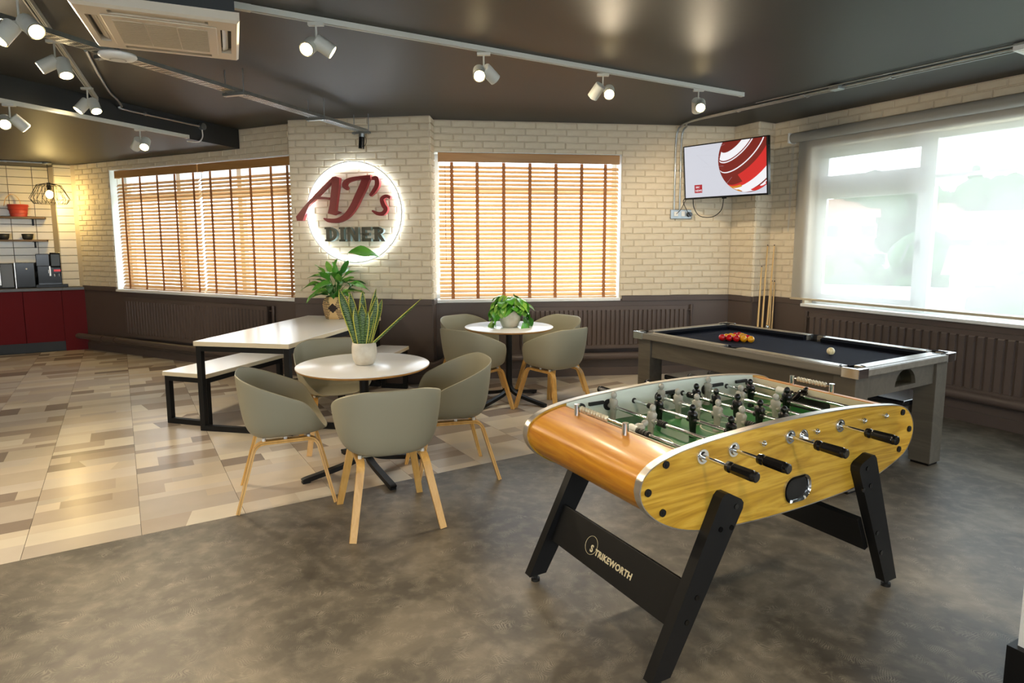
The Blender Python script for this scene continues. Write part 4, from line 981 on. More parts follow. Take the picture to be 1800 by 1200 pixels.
def snake_leaf(x, y, H, W_, lean, az, rz, curve=0.0, twist=0.0):
    H *= 1.07; W_ *= 1.25; mb = MB(); n = 14; rows = []; d = Vector((cos(az), sin(az), 0)); sd0 = Vector((cos(rz), sin(rz), 0))
    for i in range(n + 1):
        t = i / n; w = W_ * (0.62 + .75 * t - .15 * t * t) * (1 - max(0, (t - .55) / .45) ** 2.2) if t < 1 else .0005
        w = max(w, .0006); c = Vector((x, y, 0)) + d * (lean * t * H + curve * t * t * H) + ZUP * (H * t * sqrt(max(0.05, 1 - min(.95, lean * lean))))
        a = rz + twist * t; sd = Vector((cos(a), sin(a), 0)); nm = Vector((-sin(a), cos(a), 0)); fold = w * .28
        e = min(.006, w * .22)
        rows.append([c - sd * (w / 2), c - sd * (w / 2 - e) - nm * 0 + nm * (fold * -.25), c + nm * -fold, c + sd * (w / 2 - e) + nm * (fold * -.25), c + sd * (w / 2)])
    vs = [p for r in rows for p in r]
    for i in range(n):
        for j in range(4): mb.f.append((i * 5 + j, i * 5 + j + 1, i * 5 + 6 + j, i * 5 + 5 + j)); mb.sm.append(True); mb.mi.append(1 if j in (0, 3) else 0)
    mb.v = [tuple(p) for p in vs]
    o = obj('leaf', mb, [M['sans'], M['sans_y']], sp, (0, 0, zz)); q = o.modifiers.new('thickness', 'SOLIDIFY'); q.thickness = .002; q.offset = 0
for a in ((-.045, -.01, .37, .048, .27, pi, .1, .0, .2), (-.03, .012, .34, .042, .16, pi, -.2, .0, .3), (-.012, .02, .345, .040, .02, 0, .3, .0, .2), (.010, .03, .36, .036, .16, .05, .6, .03, .3), (.0, -.025, .265, .050, -.01, 0, .0, .0, .1),
          (.028, .0, .315, .046, .20, -.1, -.2, .0, .1), (.03, .02, .30, .040, .26, .1, .4, .03, .3), (-.02, -.03, .25, .038, .10, pi, .3, .0, .2), (.012, -.035, .22, .034, .12, 0, -.4, .0, .1), (.02, -.02, .24, .03, .22, .0, .3, .0, .2), (.045, -.005, .44, .044, .74, -.05, .9, .0, .5), (-.005, .0, .28, .036, .05, 2, .9, 0, .2)):
    snake_leaf(*a)

# peace lily in a woven basket on the long table
def basket_mat():
    m = bpy.data.materials.new('woven_basket'); m.use_nodes = True; n = m.node_tree.nodes; l = m.node_tree.links; b = n['Principled BSDF']
    tc = n.new('ShaderNodeTexCoord'); sx = n.new('ShaderNodeSeparateXYZ'); l.new(tc.outputs['Object'], sx.inputs[0])
    def math_(op, a, b2=None, v=None):
        q = n.new('ShaderNodeMath'); q.operation = op; l.new(a, q.inputs[0])
        if b2 is not None: l.new(b2, q.inputs[1])
        if v is not None: q.inputs[1].default_value = v
        return q.outputs[0]
    ny = math_('MULTIPLY', sx.outputs['Y'], v=-1.0)
    ang = n.new('ShaderNodeMath'); ang.operation = 'ARCTAN2'; l.new(sx.outputs['X'], ang.inputs[0]); l.new(ny, ang.inputs[1])
    ax = math_('ABSOLUTE', math_('MULTIPLY', ang.outputs[0], v=.135)); dz = math_('ABSOLUTE', math_('SUBTRACT', sx.outputs['Z'], v=.118))
    dia = math_('LESS_THAN', math_('ADD', ax, dz), v=.052)
    rowsf = math_('FRACT', math_('MULTIPLY', sx.outputs['Z'], v=58.0)); row = math_('LESS_THAN', rowsf, v=.5)
    wedge = math_('GREATER_THAN', math_('SUBTRACT', ax, math_('MULTIPLY', dz, v=.55)), v=.006)
    nz = n.new('ShaderNodeTexNoise'); nz.inputs['Scale'].default_value = 60; l.new(tc.outputs['Object'], nz.inputs['Vector']); ok = math_('GREATER_THAN', nz.outputs['Fac'], v=.36)
    dash = math_('MULTIPLY', math_('MULTIPLY', row, wedge), ok); dark = math_('MAXIMUM', dia, dash)
    mx = n.new('ShaderNodeMix'); mx.data_type = 'RGBA'; l.new(dark, mx.inputs[0]); mx.inputs[6].default_value = rgb((224, 190, 134)); mx.inputs[7].default_value = rgb((48, 36, 34)); l.new(mx.outputs[2], b.inputs['Base Color'])
    b.inputs['Roughness'].default_value = .8
    bp = n.new('ShaderNodeBump'); bp.inputs['Strength'].default_value = .6; bp.inputs['Distance'].default_value = .004; l.new(rowsf, bp.inputs['Height']); l.new(bp.outputs[0], b.inputs['Normal'])
    return m
M['basket'] = basket_mat()
LEAFG = [leaf_mat('lily_leaf', (72, 142, 44), (112, 176, 66)), leaf_mat('lily_leaf_dark', (44, 104, 38), (76, 142, 54)), leaf_mat('lily_leaf_light', (112, 170, 58), (146, 196, 88))]
pl = thing('peace_lily', 'peace lily in a woven basket on the far end of the long white table', 'plant', (-1.865, 6.69, .752))
obj('basket', MB().lathe([(0, 0), (.108, 0), (.118, .03), (.132, .10), (.138, .15), (.128, .19), (.104, .222), (.100, .232), (.092, .228), (.092, .20)], 44), M['basket'], pl)
obj('soil', MB().lathe([(.093, .205), (.05, .212), (0, .214)], 20), M['soil'], pl)
def flat_leaf(L, W_, fold=.25, droop=.5, n=9, base=.0):
    """leaf along +x, drooping"""
    mb = MB(); vs = []
    for i in range(n + 1):
        t = i / n; w = W_ * (sin(pi * min(1, t * .96 + .04)) ** .8) * (1 - .25 * t) if 0 < i < n else .0008
        a = -droop * t; x = L * t * (1 - .12 * droop * t); z = -droop * L * t * t * .6
        wob = .012 * sin(t * 9) * W_ * 8
        vs += [(x, -w / 2, z + fold * w * .5 + wob), (x, -w * .25, z + fold * w * .22), (x, 0, z), (x, w * .25, z + fold * w * .22), (x, w / 2, z + fold * w * .5 - wob)]
    mb.add(vs, [(i * 5 + j, i * 5 + j + 1, i * 5 + 6 + j, i * 5 + 5 + j) for i in range(n) for j in range(4)], True)
    return mb
lily = [flat_leaf(.22, .098, .35, .75), flat_leaf(.19, .088, .3, .5), flat_leaf(.24, .112, .3, .95), flat_leaf(.18, .075, .4, .3)]
lily_me = [[f.mesh('lily_leaf', m) for m in LEAFG] for f in lily]
def lily_leaf(az, H, R, pitch, kind=0, m=0, roll=0.0, sc=1.0):
    base = Vector((cos(az) * .02, sin(az) * .02, .2)); tip = Vector((cos(az) * R, sin(az) * R, .2 + H)); mid = base.lerp(tip, .55) + Vector((-cos(az) * R * .18, -sin(az) * R * .18, 0))
    o = obj('stem', MB().tube(smooth_path([base, mid, tip], 5), [.0028] * 5 + [.0024] * 5 + [.002], n=6), LEAFG[1], pl)
    lf = link('leaf', lily_me[kind][m], pl, tip); lf.rotation_euler = (roll, -pitch, az); lf.scale = (sc,) * 3
R_ = radians; rp0 = random.Random(11)
for a in ((R_(185), .16, .11, .3, 2, 2, .3), (R_(200), .10, .12, -.2, 0, 0, -.3), (R_(165), .21, .10, .5, 0, 0, .2), (R_(230), .19, .07, .9, 1, 0, .5), (R_(270), .13, .09, .4, 2, 1, .2), (R_(300), .17, .10, .5, 0, 1, -.4), (R_(330), .20, .09, .9, 0, 0, .6),
          (R_(0), .16, .12, .2, 2, 0, .4), (R_(20), .09, .12, .1, 1, 1, -.3), (R_(60), .22, .07, 1.0, 0, 1, .1), (R_(100), .24, .06, 1.2, 1, 0, .7), (R_(140), .26, .07, 1.1, 3, 2, -.5), (R_(285), .27, .05, 1.25, 3, 0, .9), (R_(345), .27, .08, 1.1, 3, 1, -.8), (R_(250), .05, .08, .6, 1, 1, .1), (R_(215), .24, .09, 1.0, 3, 2, .1),
          (R_(310), .06, .10, .2, 1, 0, .3), (R_(190), .05, .10, .9, 3, 0, 0), (R_(5), .05, .10, 1.0, 3, 1, 0), (R_(275), .22, .06, .8, 0, 0, -.2)):
    lily_leaf(*a)
lily_leaf(R_(-8), .49, .15, .25, 2, 0, .8, 1.35)
for q in range(22): lily_leaf(R_(rp0.uniform(0, 360)), rp0.uniform(.04, .25), rp0.uniform(.04, .10), rp0.uniform(.1, 1.1), rp0.randrange(4), rp0.randrange(3), rp0.uniform(-.6, .6), rp0.uniform(.8, 1.05))

# trailing pothos in a white pot on the far round table
pp = thing('pothos_plant', 'bushy trailing heart leaf plant in a white pot on the farther round table', 'plant', (T2c.x + .01, T2c.y - .04, .738))
obj('pot', MB().lathe([(0, 0), (.070, 0), (.080, .012), (.100, .06), (.108, .10), (.107, .14), (.102, .185), (.096, .185), (.094, .15)], 40), M['pot'], pp); obj('soil', MB().lathe([(.095, .16), (0, .165)], 20), M['soil'], pp)
def heart(sz):
    mb = MB(); n = 8; vs = []
    for i in range(n + 1):
        t = i / n; w = sz * .95 * (sin(pi * min(1, .16 + t * .84)) ** .7) if i < n else .0006; x = sz * (t - .05 - .12 * (1 - t) ** 4); z = -sz * .35 * t * t
        vs += [(x - (.10 * sz if i == 0 else 0), -w / 2, z + w * .12), (x, 0, z), (x - (.10 * sz if i == 0 else 0), w / 2, z + w * .12)]
    return mb.add(vs, [(i * 3 + j, i * 3 + j + 1, i * 3 + 4 + j, i * 3 + 3 + j) for i in range(n) for j in range(2)], True)
PG = [leaf_mat('pothos_leaf', (62, 138, 40), (104, 172, 56), .25, 20), leaf_mat('pothos_leaf_light', (122, 180, 60), (158, 204, 90), .25, 20), leaf_mat('pothos_leaf_dark', (44, 108, 36), (74, 140, 48), .25, 20)]
hearts = [[heart(s).mesh('heart_leaf', m) for m in PG] for s in (.075, .092, .108)]
rp = random.Random(5)
stems = MB()
def pleaf(p, az, pitch, k_=None):
    o = link('leaf', rp.choices(hearts[rp.randrange(3) if k_ is None else k_], (5, 3, 3))[0], pp, p); o.rotation_euler = (rp.uniform(-.6, .6), pitch, az)
for i in range(74):
    az = rp.uniform(0, 2 * pi); el = rp.uniform(.05, 1.0); r = .05 + .12 * (1 - el * .6) * rp.uniform(.6, 1); p = Vector((cos(az) * r, sin(az) * r, .185 + .125 * el * rp.uniform(.5, 1.05)))
    pleaf(p, az + rp.uniform(-.6, .6), rp.uniform(.1, .9)); stems.tube([(cos(az) * .03, sin(az) * .03, .16), (cos(az) * r * .6, sin(az) * r * .6, p.z + .01), tuple(p)], .0018, n=5)
for az, drop, n in ((R_(200), .14, 7), (R_(185), .18, 7), (R_(225), .09, 5), (R_(-20), .17, 8), (R_(-35), .18, 7), (R_(10), .13, 6), (R_(80), .1, 4), (R_(150), .12, 5)):
    path = smooth_path([(cos(az) * .07, sin(az) * .07, .175), (cos(az) * .115, sin(az) * .115, .20), (cos(az) * .155, sin(az) * .155, .17), (cos(az) * .17, sin(az) * .17, max(.02, .19 - drop))], 5); stems.tube(path, .002, n=5)
    for i in range(n):
        q = path[int((len(path) - 1) * (i + 1) / n)]; pleaf(q + Vector((0, 0, .008)), az + rp.uniform(-1.0, 1.0), rp.uniform(.5, 1.25))
obj('stems', stems, PG[2], pp)

# ------------------------------------------------------------------ lit wall sign
sg = thing('wall_sign', 'red script and dark lettered diner sign in a glowing white ring on the brick pillar', 'sign', B.p(0, 0), atan2(B.d.y, B.d.x))
M['led'] = mat('led_light', (255, 255, 255), 0.5, emit=((226, 240, 255), 20.0))
M['sign_red'] = mat('sign_red', (124, 30, 32), 0.4); M['sign_red_edge'] = mat('sign_red_return', (170, 62, 64), 0.45)
M['sign_dark'] = mat('sign_bronze_green', (92, 90, 78), 0.4, metal=0.3); M['sign_dark_edge'] = mat('sign_pale_return', (146, 166, 164), 0.4)
SC, SR, SZ = .743, .543, 1.87
def ann(r0, r1, y0, y1, n=96):
    mb = MB(); pr = [(r0, y0), (r1, y0), (r1, y1), (r0, y1)]
    vs = [(SC + r * cos(2 * pi * i / n), y, SZ + r * sin(2 * pi * i / n)) for i in range(n) for r, y in pr]
    return mb.add(vs, [(i * 4 + j, ((i + 1) % n) * 4 + j, ((i + 1) % n) * 4 + (j + 1) % 4, i * 4 + (j + 1) % 4) for i in range(n) for j in range(4)], False)
obj('ring', ann(SR - .012, SR, -.052, -.040), M['white'], sg, label='white acrylic ring edge')
b = MB(); b.tube([(SC + (SR - .035) * cos(2 * pi * i / 96), -.030, SZ + (SR - .035) * sin(2 * pi * i / 96)) for i in range(96)], .010, n=8, closed=True); obj('led_strip', b, M['led'], sg, label='glowing light band')
b = MB()
for k_ in range(6): a = k_ * pi / 3 + .3; b.cyl((SC + (SR - .03) * cos(a), -.034, SZ + (SR - .03) * sin(a)), (SC + (SR - .03) * cos(a), 0, SZ + (SR - .03) * sin(a)), .008, n=10)
obj('standoff', b, M['chrome'], sg)
def letter(polys, m, y0=-.085, y1=-.030, name='letter', label=None):
    mb = MB()
    for p in polys: mb.prism(p, (0, y0, 0), (1, 0, 0), (0, 0, 1), (0, y1 - y0, 0), m=1)
    # faces looking into the room take the front colour
    for i, f in enumerate(mb.f):
        if len(f) != 4 or all(abs(mb.v[k_][1] - y0) < 1e-6 for k_ in f):
            if all(abs(mb.v[k_][1] - y0) < 1e-6 for k_ in f): mb.mi[i] = 0
    return obj(name, mb, [M['sign_' + m], M['sign_%s_edge' % m]], sg, label=label)
def ribbon(pts, ws, n=6):
    q = smooth_path([(x, 0, z) for x, z in pts], n); N = len(q); L = []; Rr = []
    for i in range(N):
        t = (q[min(i + 1, N - 1)] - q[max(i - 1, 0)]).normalized(); f = i / (N - 1) * (len(ws) - 1); k_ = min(int(f), len(ws) - 2); w = ws[k_] + (ws[k_ + 1] - ws[k_]) * (f - k_)
        L.append((q[i].x - t.z * w / 2, q[i].z + t.x * w / 2)); Rr.append((q[i].x + t.z * w / 2, q[i].z - t.x * w / 2))
    return [[L[i], L[i + 1], Rr[i + 1], Rr[i]] for i in range(N - 1)]
A1 = [(0.525, 2.238), (0.552, 2.217), (0.343, 2.028), (0.253, 1.953), (0.168, 1.783), (0.102, 1.783), (0.094, 1.829), (0.178, 1.923), (0.306, 2.051)]
A2 = [(0.294, 2.031), (0.339, 2.046), (0.489, 2.029), (0.488, 2.002), (0.443, 2.011), (0.321, 2.013)]
A3 = [(0.525, 2.243), (0.566, 2.25), (0.61, 2.234), (0.597, 2.13), (0.564, 1.95), (0.556, 1.89), (0.604, 1.874), (0.534, 1.841), (0.462, 1.86), (0.486, 1.951), (0.513, 2.131)]
letter([A1, A2, A3], 'red', label='red script letter')
letter(ribbon([(0.69, 2.116), (0.659, 2.151), (0.673, 2.188), (0.725, 2.214), (0.821, 2.23), (0.956, 2.233)], [.03, .05, .045, .04, .035, .05]) + ribbon([(0.905, 2.226), (0.868, 2.141), (0.812, 2.037), (0.745, 1.918), (0.663, 1.828), (0.565, 1.784), (0.467, 1.786), (0.411, 1.807)], [.085, .082, .078, .072, .06, .05, .042, .012]), 'red', label='red script letter')
letter(ribbon([(0.970, 2.222), (1.020, 2.220), (1.025, 2.153), (0.984, 2.087), (0.943, 2.043)], [.03, .05, .05, .042, .025]), 'red', label='red apostrophe')
letter(ribbon([(1.171, 2.018), (1.124, 2.036), (1.076, 2.008), (1.09, 1.945), (1.116, 1.9), (1.08, 1.855), (1.017, 1.856), (0.962, 1.886)], [.03, .034, .042, .048, .046, .042, .036, .014]), 'red', label='small red script letter')
Z0, Z1 = 1.560, 1.713; ST = .040; SF = .022
def slabstem(x): return [[(x - ST / 2, Z0), (x + ST / 2, Z0), (x + ST / 2, Z1), (x - ST / 2, Z1)], [(x - .036, Z0), (x + .036, Z0), (x + .036, Z0 + SF), (x - .036, Z0 + SF)], [(x - .036, Z1 - SF), (x + .036, Z1 - SF), (x + .036, Z1), (x - .036, Z1)]]
def bowl(x, zc_, rx, rz, w, a0=90, a1=-90, n=12):
    o_ = [(x + rx * cos(R_(a0 + (a1 - a0) * i / n)), zc_ + rz * sin(R_(a0 + (a1 - a0) * i / n))) for i in range(n + 1)]; i_ = [(x + (rx - w) * cos(R_(a0 + (a1 - a0) * i / n)), zc_ + (rz - w * .62) * sin(R_(a0 + (a1 - a0) * i / n))) for i in range(n + 1)]
    return [[o_[k_], o_[k_ + 1], i_[k_ + 1], i_[k_]] for k_ in range(n)]
letter(slabstem(.455) + bowl(.465, (Z0 + Z1) / 2, .095, .0765, .040), 'dark', label='dark slab letter')
letter(slabstem(.618), 'dark', label='dark slab letter')
letter([[(.676, Z0), (.712, Z0), (.712, Z1), (.676, Z1)], [(.766, Z0), (.802, Z0), (.802, Z1), (.766, Z1)], [(.676, Z1), (.716, Z1), (.802, Z0), (.762, Z0)]], 'dark', label='dark slab letter')
letter(slabstem(.862)[:1] + [[(.842, Z0), (.945, Z0), (.945, Z0 + .034), (.842, Z0 + .034)], [(.842, Z1 - .034), (.945, Z1 - .034), (.945, Z1), (.842, Z1)], [(.842, 1.622), (.925, 1.622), (.925, 1.652), (.842, 1.652)]], 'dark', label='dark slab letter')
letter(slabstem(1.003) + bowl(1.01, 1.672, .078, .041, .034) + [[(1.015, 1.636), (1.055, 1.636), (1.104, Z0), (1.062, Z0)]], 'dark', label='dark slab letter')

# ------------------------------------------------------------------ television and its wiring
tva, tvt = radians(-50.65), radians(6.1)
tv = thing('television', 'wall television tilted down in the far corner showing a red and white globe', 'television', (2.256, 6.894, 2.315)); 
tv.rotation_euler = (tvt, 0, tva)
TW, TH = 1.0, .585
obj('casing', MB().box(-TW / 2, TW / 2, -.002, .045, -TH / 2, TH / 2), M['gloss_black'], tv, bevel=.004)
mb = MB()
for x0, x1, z0, z1 in ((-TW / 2, TW / 2, TH / 2 - .012, TH / 2), (-TW / 2, TW / 2, -TH / 2, -TH / 2 + .020), (-TW / 2, -TW / 2 + .012, -TH / 2, TH / 2), (TW / 2 - .016, TW / 2, -TH / 2, TH / 2)): mb.box(x0, x1, -.008, 0, z0, z1)
obj('bezel', mb, M['gloss_black'], tv, bevel=.002)
def emit_mat(name, c, s=1.0):
    m = mat(name, c, .3, emit=(c, s)); m.node_tree.nodes['Principled BSDF'].inputs['Base Color'].default_value = (.01, .01, .01, 1); return m
SW_, SH_ = .972, .553; SX0, SZ0 = -.488, -.2725
scr = obj('screen', MB().box(SX0, SX0 + SW_, -.003, 0, SZ0, SZ0 + SH_), emit_mat('screen_white', (226, 228, 238), .72), tv, label='lit screen')
CX_, CY_, CR_ = .80, .62, .385    # globe centre and radius in screen heights x/y fractions (y units = screen height)
asp = SW_ / SH_
def sxy(u, v): return (SX0 + u * SW_, SZ0 + v * SH_)
def clip_rect(p):
    q = [Vector((x, z, 0)) for x, z in p]
    for o_, n_ in ((Vector((SX0, 0, 0)), Vector((-1, 0, 0))), (Vector((SX0 + SW_, 0, 0)), Vector((1, 0, 0))), (Vector((0, SZ0, 0)), Vector((0, -1, 0))), (Vector((0, SZ0 + SH_, 0)), Vector((0, 1, 0)))):
        if len(q) > 2: q = clip(q, o_, n_)
    return [(v.x, v.y) for v in q]
layer = [0]
def decal(polys, m):
    layer[0] += 1; mb = MB()
    for p in polys:
        p = clip_rect(p)
        if len(p) > 2: mb.prism(p, (0, -.003 - .00025 * layer[0], 0), (1, 0, 0), (0, 0, 1), (0, -.0002, 0))
    obj('screen_graphic', mb, m, scr)
er, ed, ew, eo, el = emit_mat('screen_red', (206, 34, 34), .9), emit_mat('screen_dark_red', (116, 22, 16), .9), emit_mat('screen_bright', (244, 242, 246), .85), emit_mat('screen_amber', (204, 128, 30), .9), emit_mat('screen_logo', (168, 22, 40), .9)
GX, GZ, GR = SX0 + .790 * SW_, SZ0 + .66 * SH_, .345
# sphere seen tilted: latitude bands are ellipses about a tilted axis
TA = radians(38); ax_, az_ = cos(TA), sin(TA)
def band(l0, l1, n=26, sq=.42, a0=180, a1=360):
    def pt(l, a):
        rr = GR * cos(radians(l)); c = GR * sin(radians(l)) * .9; x = rr * cos(radians(a)); y = rr * sq * sin(radians(a)) + c
        return (GX + x * ax_ - y * az_, GZ + x * az_ + y * ax_)
    return [[pt(l0, a0 + (a1 - a0) * i / n), pt(l0, a0 + (a1 - a0) * (i + 1) / n), pt(l1, a0 + (a1 - a0) * (i + 1) / n), pt(l1, a0 + (a1 - a0) * i / n)] for i in range(n)]
disc = [(GX + GR * cos(2 * pi * i / 60), GZ + GR * sin(2 * pi * i / 60)) for i in range(60)]
decal([disc], ed)
for l0, l1, m in ((58, 44, ew), (42, 40, ew), (24, 22, ew), (-4, -12, er), (-12, -34, ew), (-34, -39, ed), (-39, -60, ew), (-60, -78, er)): decal(band(l0, l1), m)
decal(band(12, -4, a0=236, a1=340), er); decal(band(-8, -14, a0=185, a1=228), eo); decal(band(-20, -30, a0=182, a1=212), eo); decal(band(-24, -32, a0=300, a1=326), ed); decal(band(-44, -56, a0=268, a1=290), er); decal(band(-42, -52, a0=318, a1=350), ed)
lx, lz = sxy(.125, .085); decal([[(lx, lz), (lx + .098, lz), (lx + .098, lz + .088), (lx, lz + .088)]], el)
for body, dx, dz, s in (('BBC', .018, .052, .028), ('NEWS', .011, .014, .030)):
    t_ = text_mesh(body, s, .0001, bold=.0004); t_.materials.append(ew); o_ = link('screen_lettering', t_, scr, (lx + dx, -.0085, lz + dz)); o_.rotation_euler = (pi / 2, 0, 0)
mb = MB()
for p in ([(.16, .82), (.30, .80), (.48, .74)], [(.16, .82), (.32, .60)], [(.27, .88), (.52, .96)], [(.24, .58), (.5, .56)], [(.44, .06), (.60, .34)]):
    q = [sxy(*a) for a in p]
    for (x0, z0), (x1, z1) in zip(q[:-1], q[1:]): mb.cyl((x0, -.0045, z0), (x1, -.0045, z1), .0009, n=4)
obj('screen_graphic', mb, emit_mat('screen_grey', (196, 196, 206), .8), scr)
mb = MB(); mb.box(-.12, .12, .045, .07, -.15, .15); mb.obox((-.03, .07, -.05), (.06, 0, 0), (0, .42, 0), (0, 0, .06)); obj('wall_bracket', mb, M['black'], tv)
mb = MB(); mb.box(-.025, .025, -.012, 0, -TH / 2 - .012, -TH / 2); obj('sensor', mb, M['gloss_black'], tv)
# socket plate, conduits
sk = thing('socket_plate', 'grey metal wall socket plate with black plug below the television', 'socket', C.p(2.692, 1.815), atan2(C.d.y, C.d.x))
obj('back_box', MB().box(0, .245, -.042, 0, 0, .105), M['steel'], sk, bevel=.005)
mb = MB(); mb.box(.035, .085, -.048, -.042, .03, .08); mb.box(.125, .165, -.047, -.042, .03, .085); obj('switch', mb, M['cap'], sk, bevel=.002)
mb = MB(); mb.cyl((.213, -.085, .05), (.213, -.042, .05), .026, .03, n=18); obj('plug', mb, M['gloss_black'], sk)
mb = MB(); q = D
mb.tube(smooth_path([(.213, -.085, .04), (.17, -.08, .10), (.135, -.06, .20), (.165, -.12, .25)], 6), .004, n=6); mb.tube(smooth_path([(.06, -.05, .055), (.10, -.07, .10), (.14, -.08, .18), (.165, -.13, .26)], 6), .003, n=6); obj('flex', mb, M['gloss_black'], sk)
ca = MB(); ca.tube(smooth_path([(2.02, 7.19, 2.03), (2.05, 7.24, 1.93), (2.12, 7.24, 1.84), (2.24, 7.18, 1.83), (2.31, 7.10, 1.90), (2.31, 7.03, 2.02)], 8), .0045, n=6)
tag(obj('television_cable', ca, M['gloss_black']), 'black cable looping below the television', 'cable')
mb = MB(); b0 = D.o
def conduit(name, label, pts, r=.0105, clips=()):
    o = obj(name, MB().tube(smooth_path(pts, 5) if len(pts) > 2 else pts, r, n=10), M['steel'], None); tag(o, label, 'conduit')
    for c, d in clips:
        mb = MB(); d = Vector(d).normalized(); mb.cyl(Vector(c) - d * .012, Vector(c) + d * .012, r * 1.55, n=12); obj('saddle', mb, M['steel'], o)
    return o
dv = Vector((3.443 - 1.921, 4.455 - 7.002, 0)).normalized(); pv = Vector((dv.y, -dv.x, 0))
for i, (sx, nm) in enumerate(((2.735, 'outer bright steel conduit from the socket up the wall and along the ceiling'), (2.80, 'inner bright steel conduit beside the television, running on along the ceiling'))):
    top = C.p(sx, 2.70, -.018); off = .0 if i == 0 else .055
    e0 = Vector((1.925, 7.0, 0)) + pv * (-.02 + off)
    pts = [C.p(sx, 1.92, -.018), C.p(sx, 2.3, -.018), C.p(sx, 2.68, -.018), C.p(sx + .01, 2.80, -.035), C.p(sx + .02, 2.835, -.10), Vector((C.p(sx, 0, -.2).x, C.p(sx, 0, -.2).y, 2.842)).lerp(Vector((e0.x, e0.y, 2.842)), .6), e0 + dv * .35 + ZUP * 2.842, e0 + dv * 2 + ZUP * 2.842, e0 + dv * 7 + ZUP * 2.842]
    cl_ = [(C.p(sx, 2.36, -.018), (0, 0, 1))] + [(e0 + dv * q + ZUP * 2.842, dv) for q in (.6, 1.35, 2.1, 3.0)]
    conduit('conduit', nm, pts, .0105, cl_)
e0 = Vector((1.925, 7.0, 0)) + pv * .105; conduit('conduit', 'third pale cable pipe on the ceiling over the big window', [e0 + dv * .9 + ZUP * 2.85, e0 + dv * 7 + ZUP * 2.85], .006)
jb = e0 - pv * .1 + dv * 1.62; tag(obj('junction_box', MB().obox(jb + ZUP * 2.82, dv * .09, pv * .09, ZUP * .04), M['steel'], bevel=.004), 'small steel junction box on the ceiling pipes', 'junction box')
clt = thing('ceiling_light', 'white ceiling fitting cut off by the top right corner', 'light fitting', Vector((3.455, 4.50, ZC - .05)), atan2(dv.y, dv.x)); obj('housing', MB().box(0, .9, -.12, .12, 0, .05), M['white'], clt, bevel=.006); obj('diffuser', MB().box(.03, .87, -.10, .10, -.004, .001), M['cap'], clt)

# ------------------------------------------------------------------ track lights
M['lens'] = mat('lamp_lens', (255, 240, 210), .4, emit=((255, 226, 170), 28.0))
M['track'] = mat('white_track', (206, 206, 196), .4)
def track(name, label, a, b, z, w=.034, h=.032):
    a, b = Vector(a), Vector(b); d = (b - a).normalized(); n = Vector((-d.y, d.x, 0)); L = (b - a).length
    root = thing(name, label, 'track', a + ZUP * z, atan2(d.y, d.x))
    mb = MB(); mb.box(0, L, -w / 2, w / 2, h - .006, h); mb.box(0, L, -w / 2, -w / 2 + .007, 0, h - .006); mb.box(0, L, w / 2 - .007, w / 2, 0, h - .006); mb.box(0, L, -.004, .004, .006, h - .006); obj('rail', mb, M['track'], root)
    for x0, x1 in ((-.004, .09), (L - .03, L + .004)): obj('end_feed', MB().box(x0, x1, -w / 2 - .002, w / 2 + .002, -.002, h + .001), M['track'], root)
    return root
def head_parts(root, p, d, lit_w, R=.042, L=.115):
    p, d = Vector(p), Vector(d).normalized(); mb = MB(); back = p - d * L * .55; fr = p + d * L * .45
    mb.cyl(back, back + d * .006, R * .9, R, n=24); mb.cyl(back + d * .006, fr, R, n=24, caps=False); mb.cyl(fr - d * .001, fr, R * .86, n=24)
    for k_ in range(3): mb.cyl(back + d * (.022 + .010 * k_), back + d * (.026 + .010 * k_), R * 1.015, n=24)
    h = obj('lamp_head', mb, M['track'], root)
    b = MB(); b.cyl(fr, fr + d * .0025, R * .84, n=24); obj('lens', b, M['lens'], h, label='glowing lens')
    return fr + d * .02
def spot(label, loc, zt, heads, watts=SPOT_W, drop=.12, lit=True):
    root = thing('track_spotlight', label, 'spotlight', loc, 0, 'twin head track spotlights')
    mb = MB(); mb.box(-.045, .045, -.015, .015, zt - .018, zt); mb.cyl((0, 0, zt - drop), (0, 0, zt - .016), .006, n=8); mb.cyl((-.03, 0, zt - drop), (.03, 0, zt - drop), .008, n=8); obj('stem', mb, M['track'], root)
    for (ox, oy, oz), d in heads:
        f = head_parts(root, (ox, oy, zt - drop + oz), d, watts)
        spot_light('spot_beam', f, f + Vector(d), watts, parent=root)
    return root
tA, tB = V2(-1.536, 3.683), V2(2.048, 5.833); td = (tB - tA).normalized()
track('light_track', 'long white lighting track across the dark main ceiling', tA, tB, ZC - .034)
toC = Vector((-.05, -1, -.75))
spot('twin spotlight on the main track, nearest the air conditioner', V2(-1.152, 3.912), ZC - .034, [((-.035, -.02, -.02), (-.12, -.85, -.55)), ((.045, .01, -.015), (.85, .25, -.55))])
spot('twin spotlight on the main track, second from the air conditioner', V2(-.192, 4.513), ZC - .034, [((-.03, -.02, -.02), (.05, -.85, -.55)), ((.045, .01, -.02), (.7, .6, -.6))])
spot('twin spotlight on the main track, third from the air conditioner', V2(.70, 5.061), ZC - .034, [((.045, -.02, -.02), (-.1, -.85, -.5)), ((-.05, .01, -.01), (-.55, .6, -.75))])
spot('twin spotlight at the far end of the main track, near the television', V2(1.578, 5.556), ZC - .034, [((0.01, -.035, -.02), (-.22, -.85, -.55)), ((.0, .04, -.01), (.25, .8, -.7))])
lA, lB = V2(-3.99, 4.74), V2(-3.323, 6.683)
track('light_track', 'white lighting track along the dark ceiling beam on the left', lA, lB, ZLOW - .036)
spot('twin spotlight on the beam track, cut off by the left edge', V2(-3.873, 5.05), ZLOW - .036, [((-.02, -.03, -.02), (.55, -.75, -.5)), ((.05, .03, -.02), (.5, .6, -.7))])
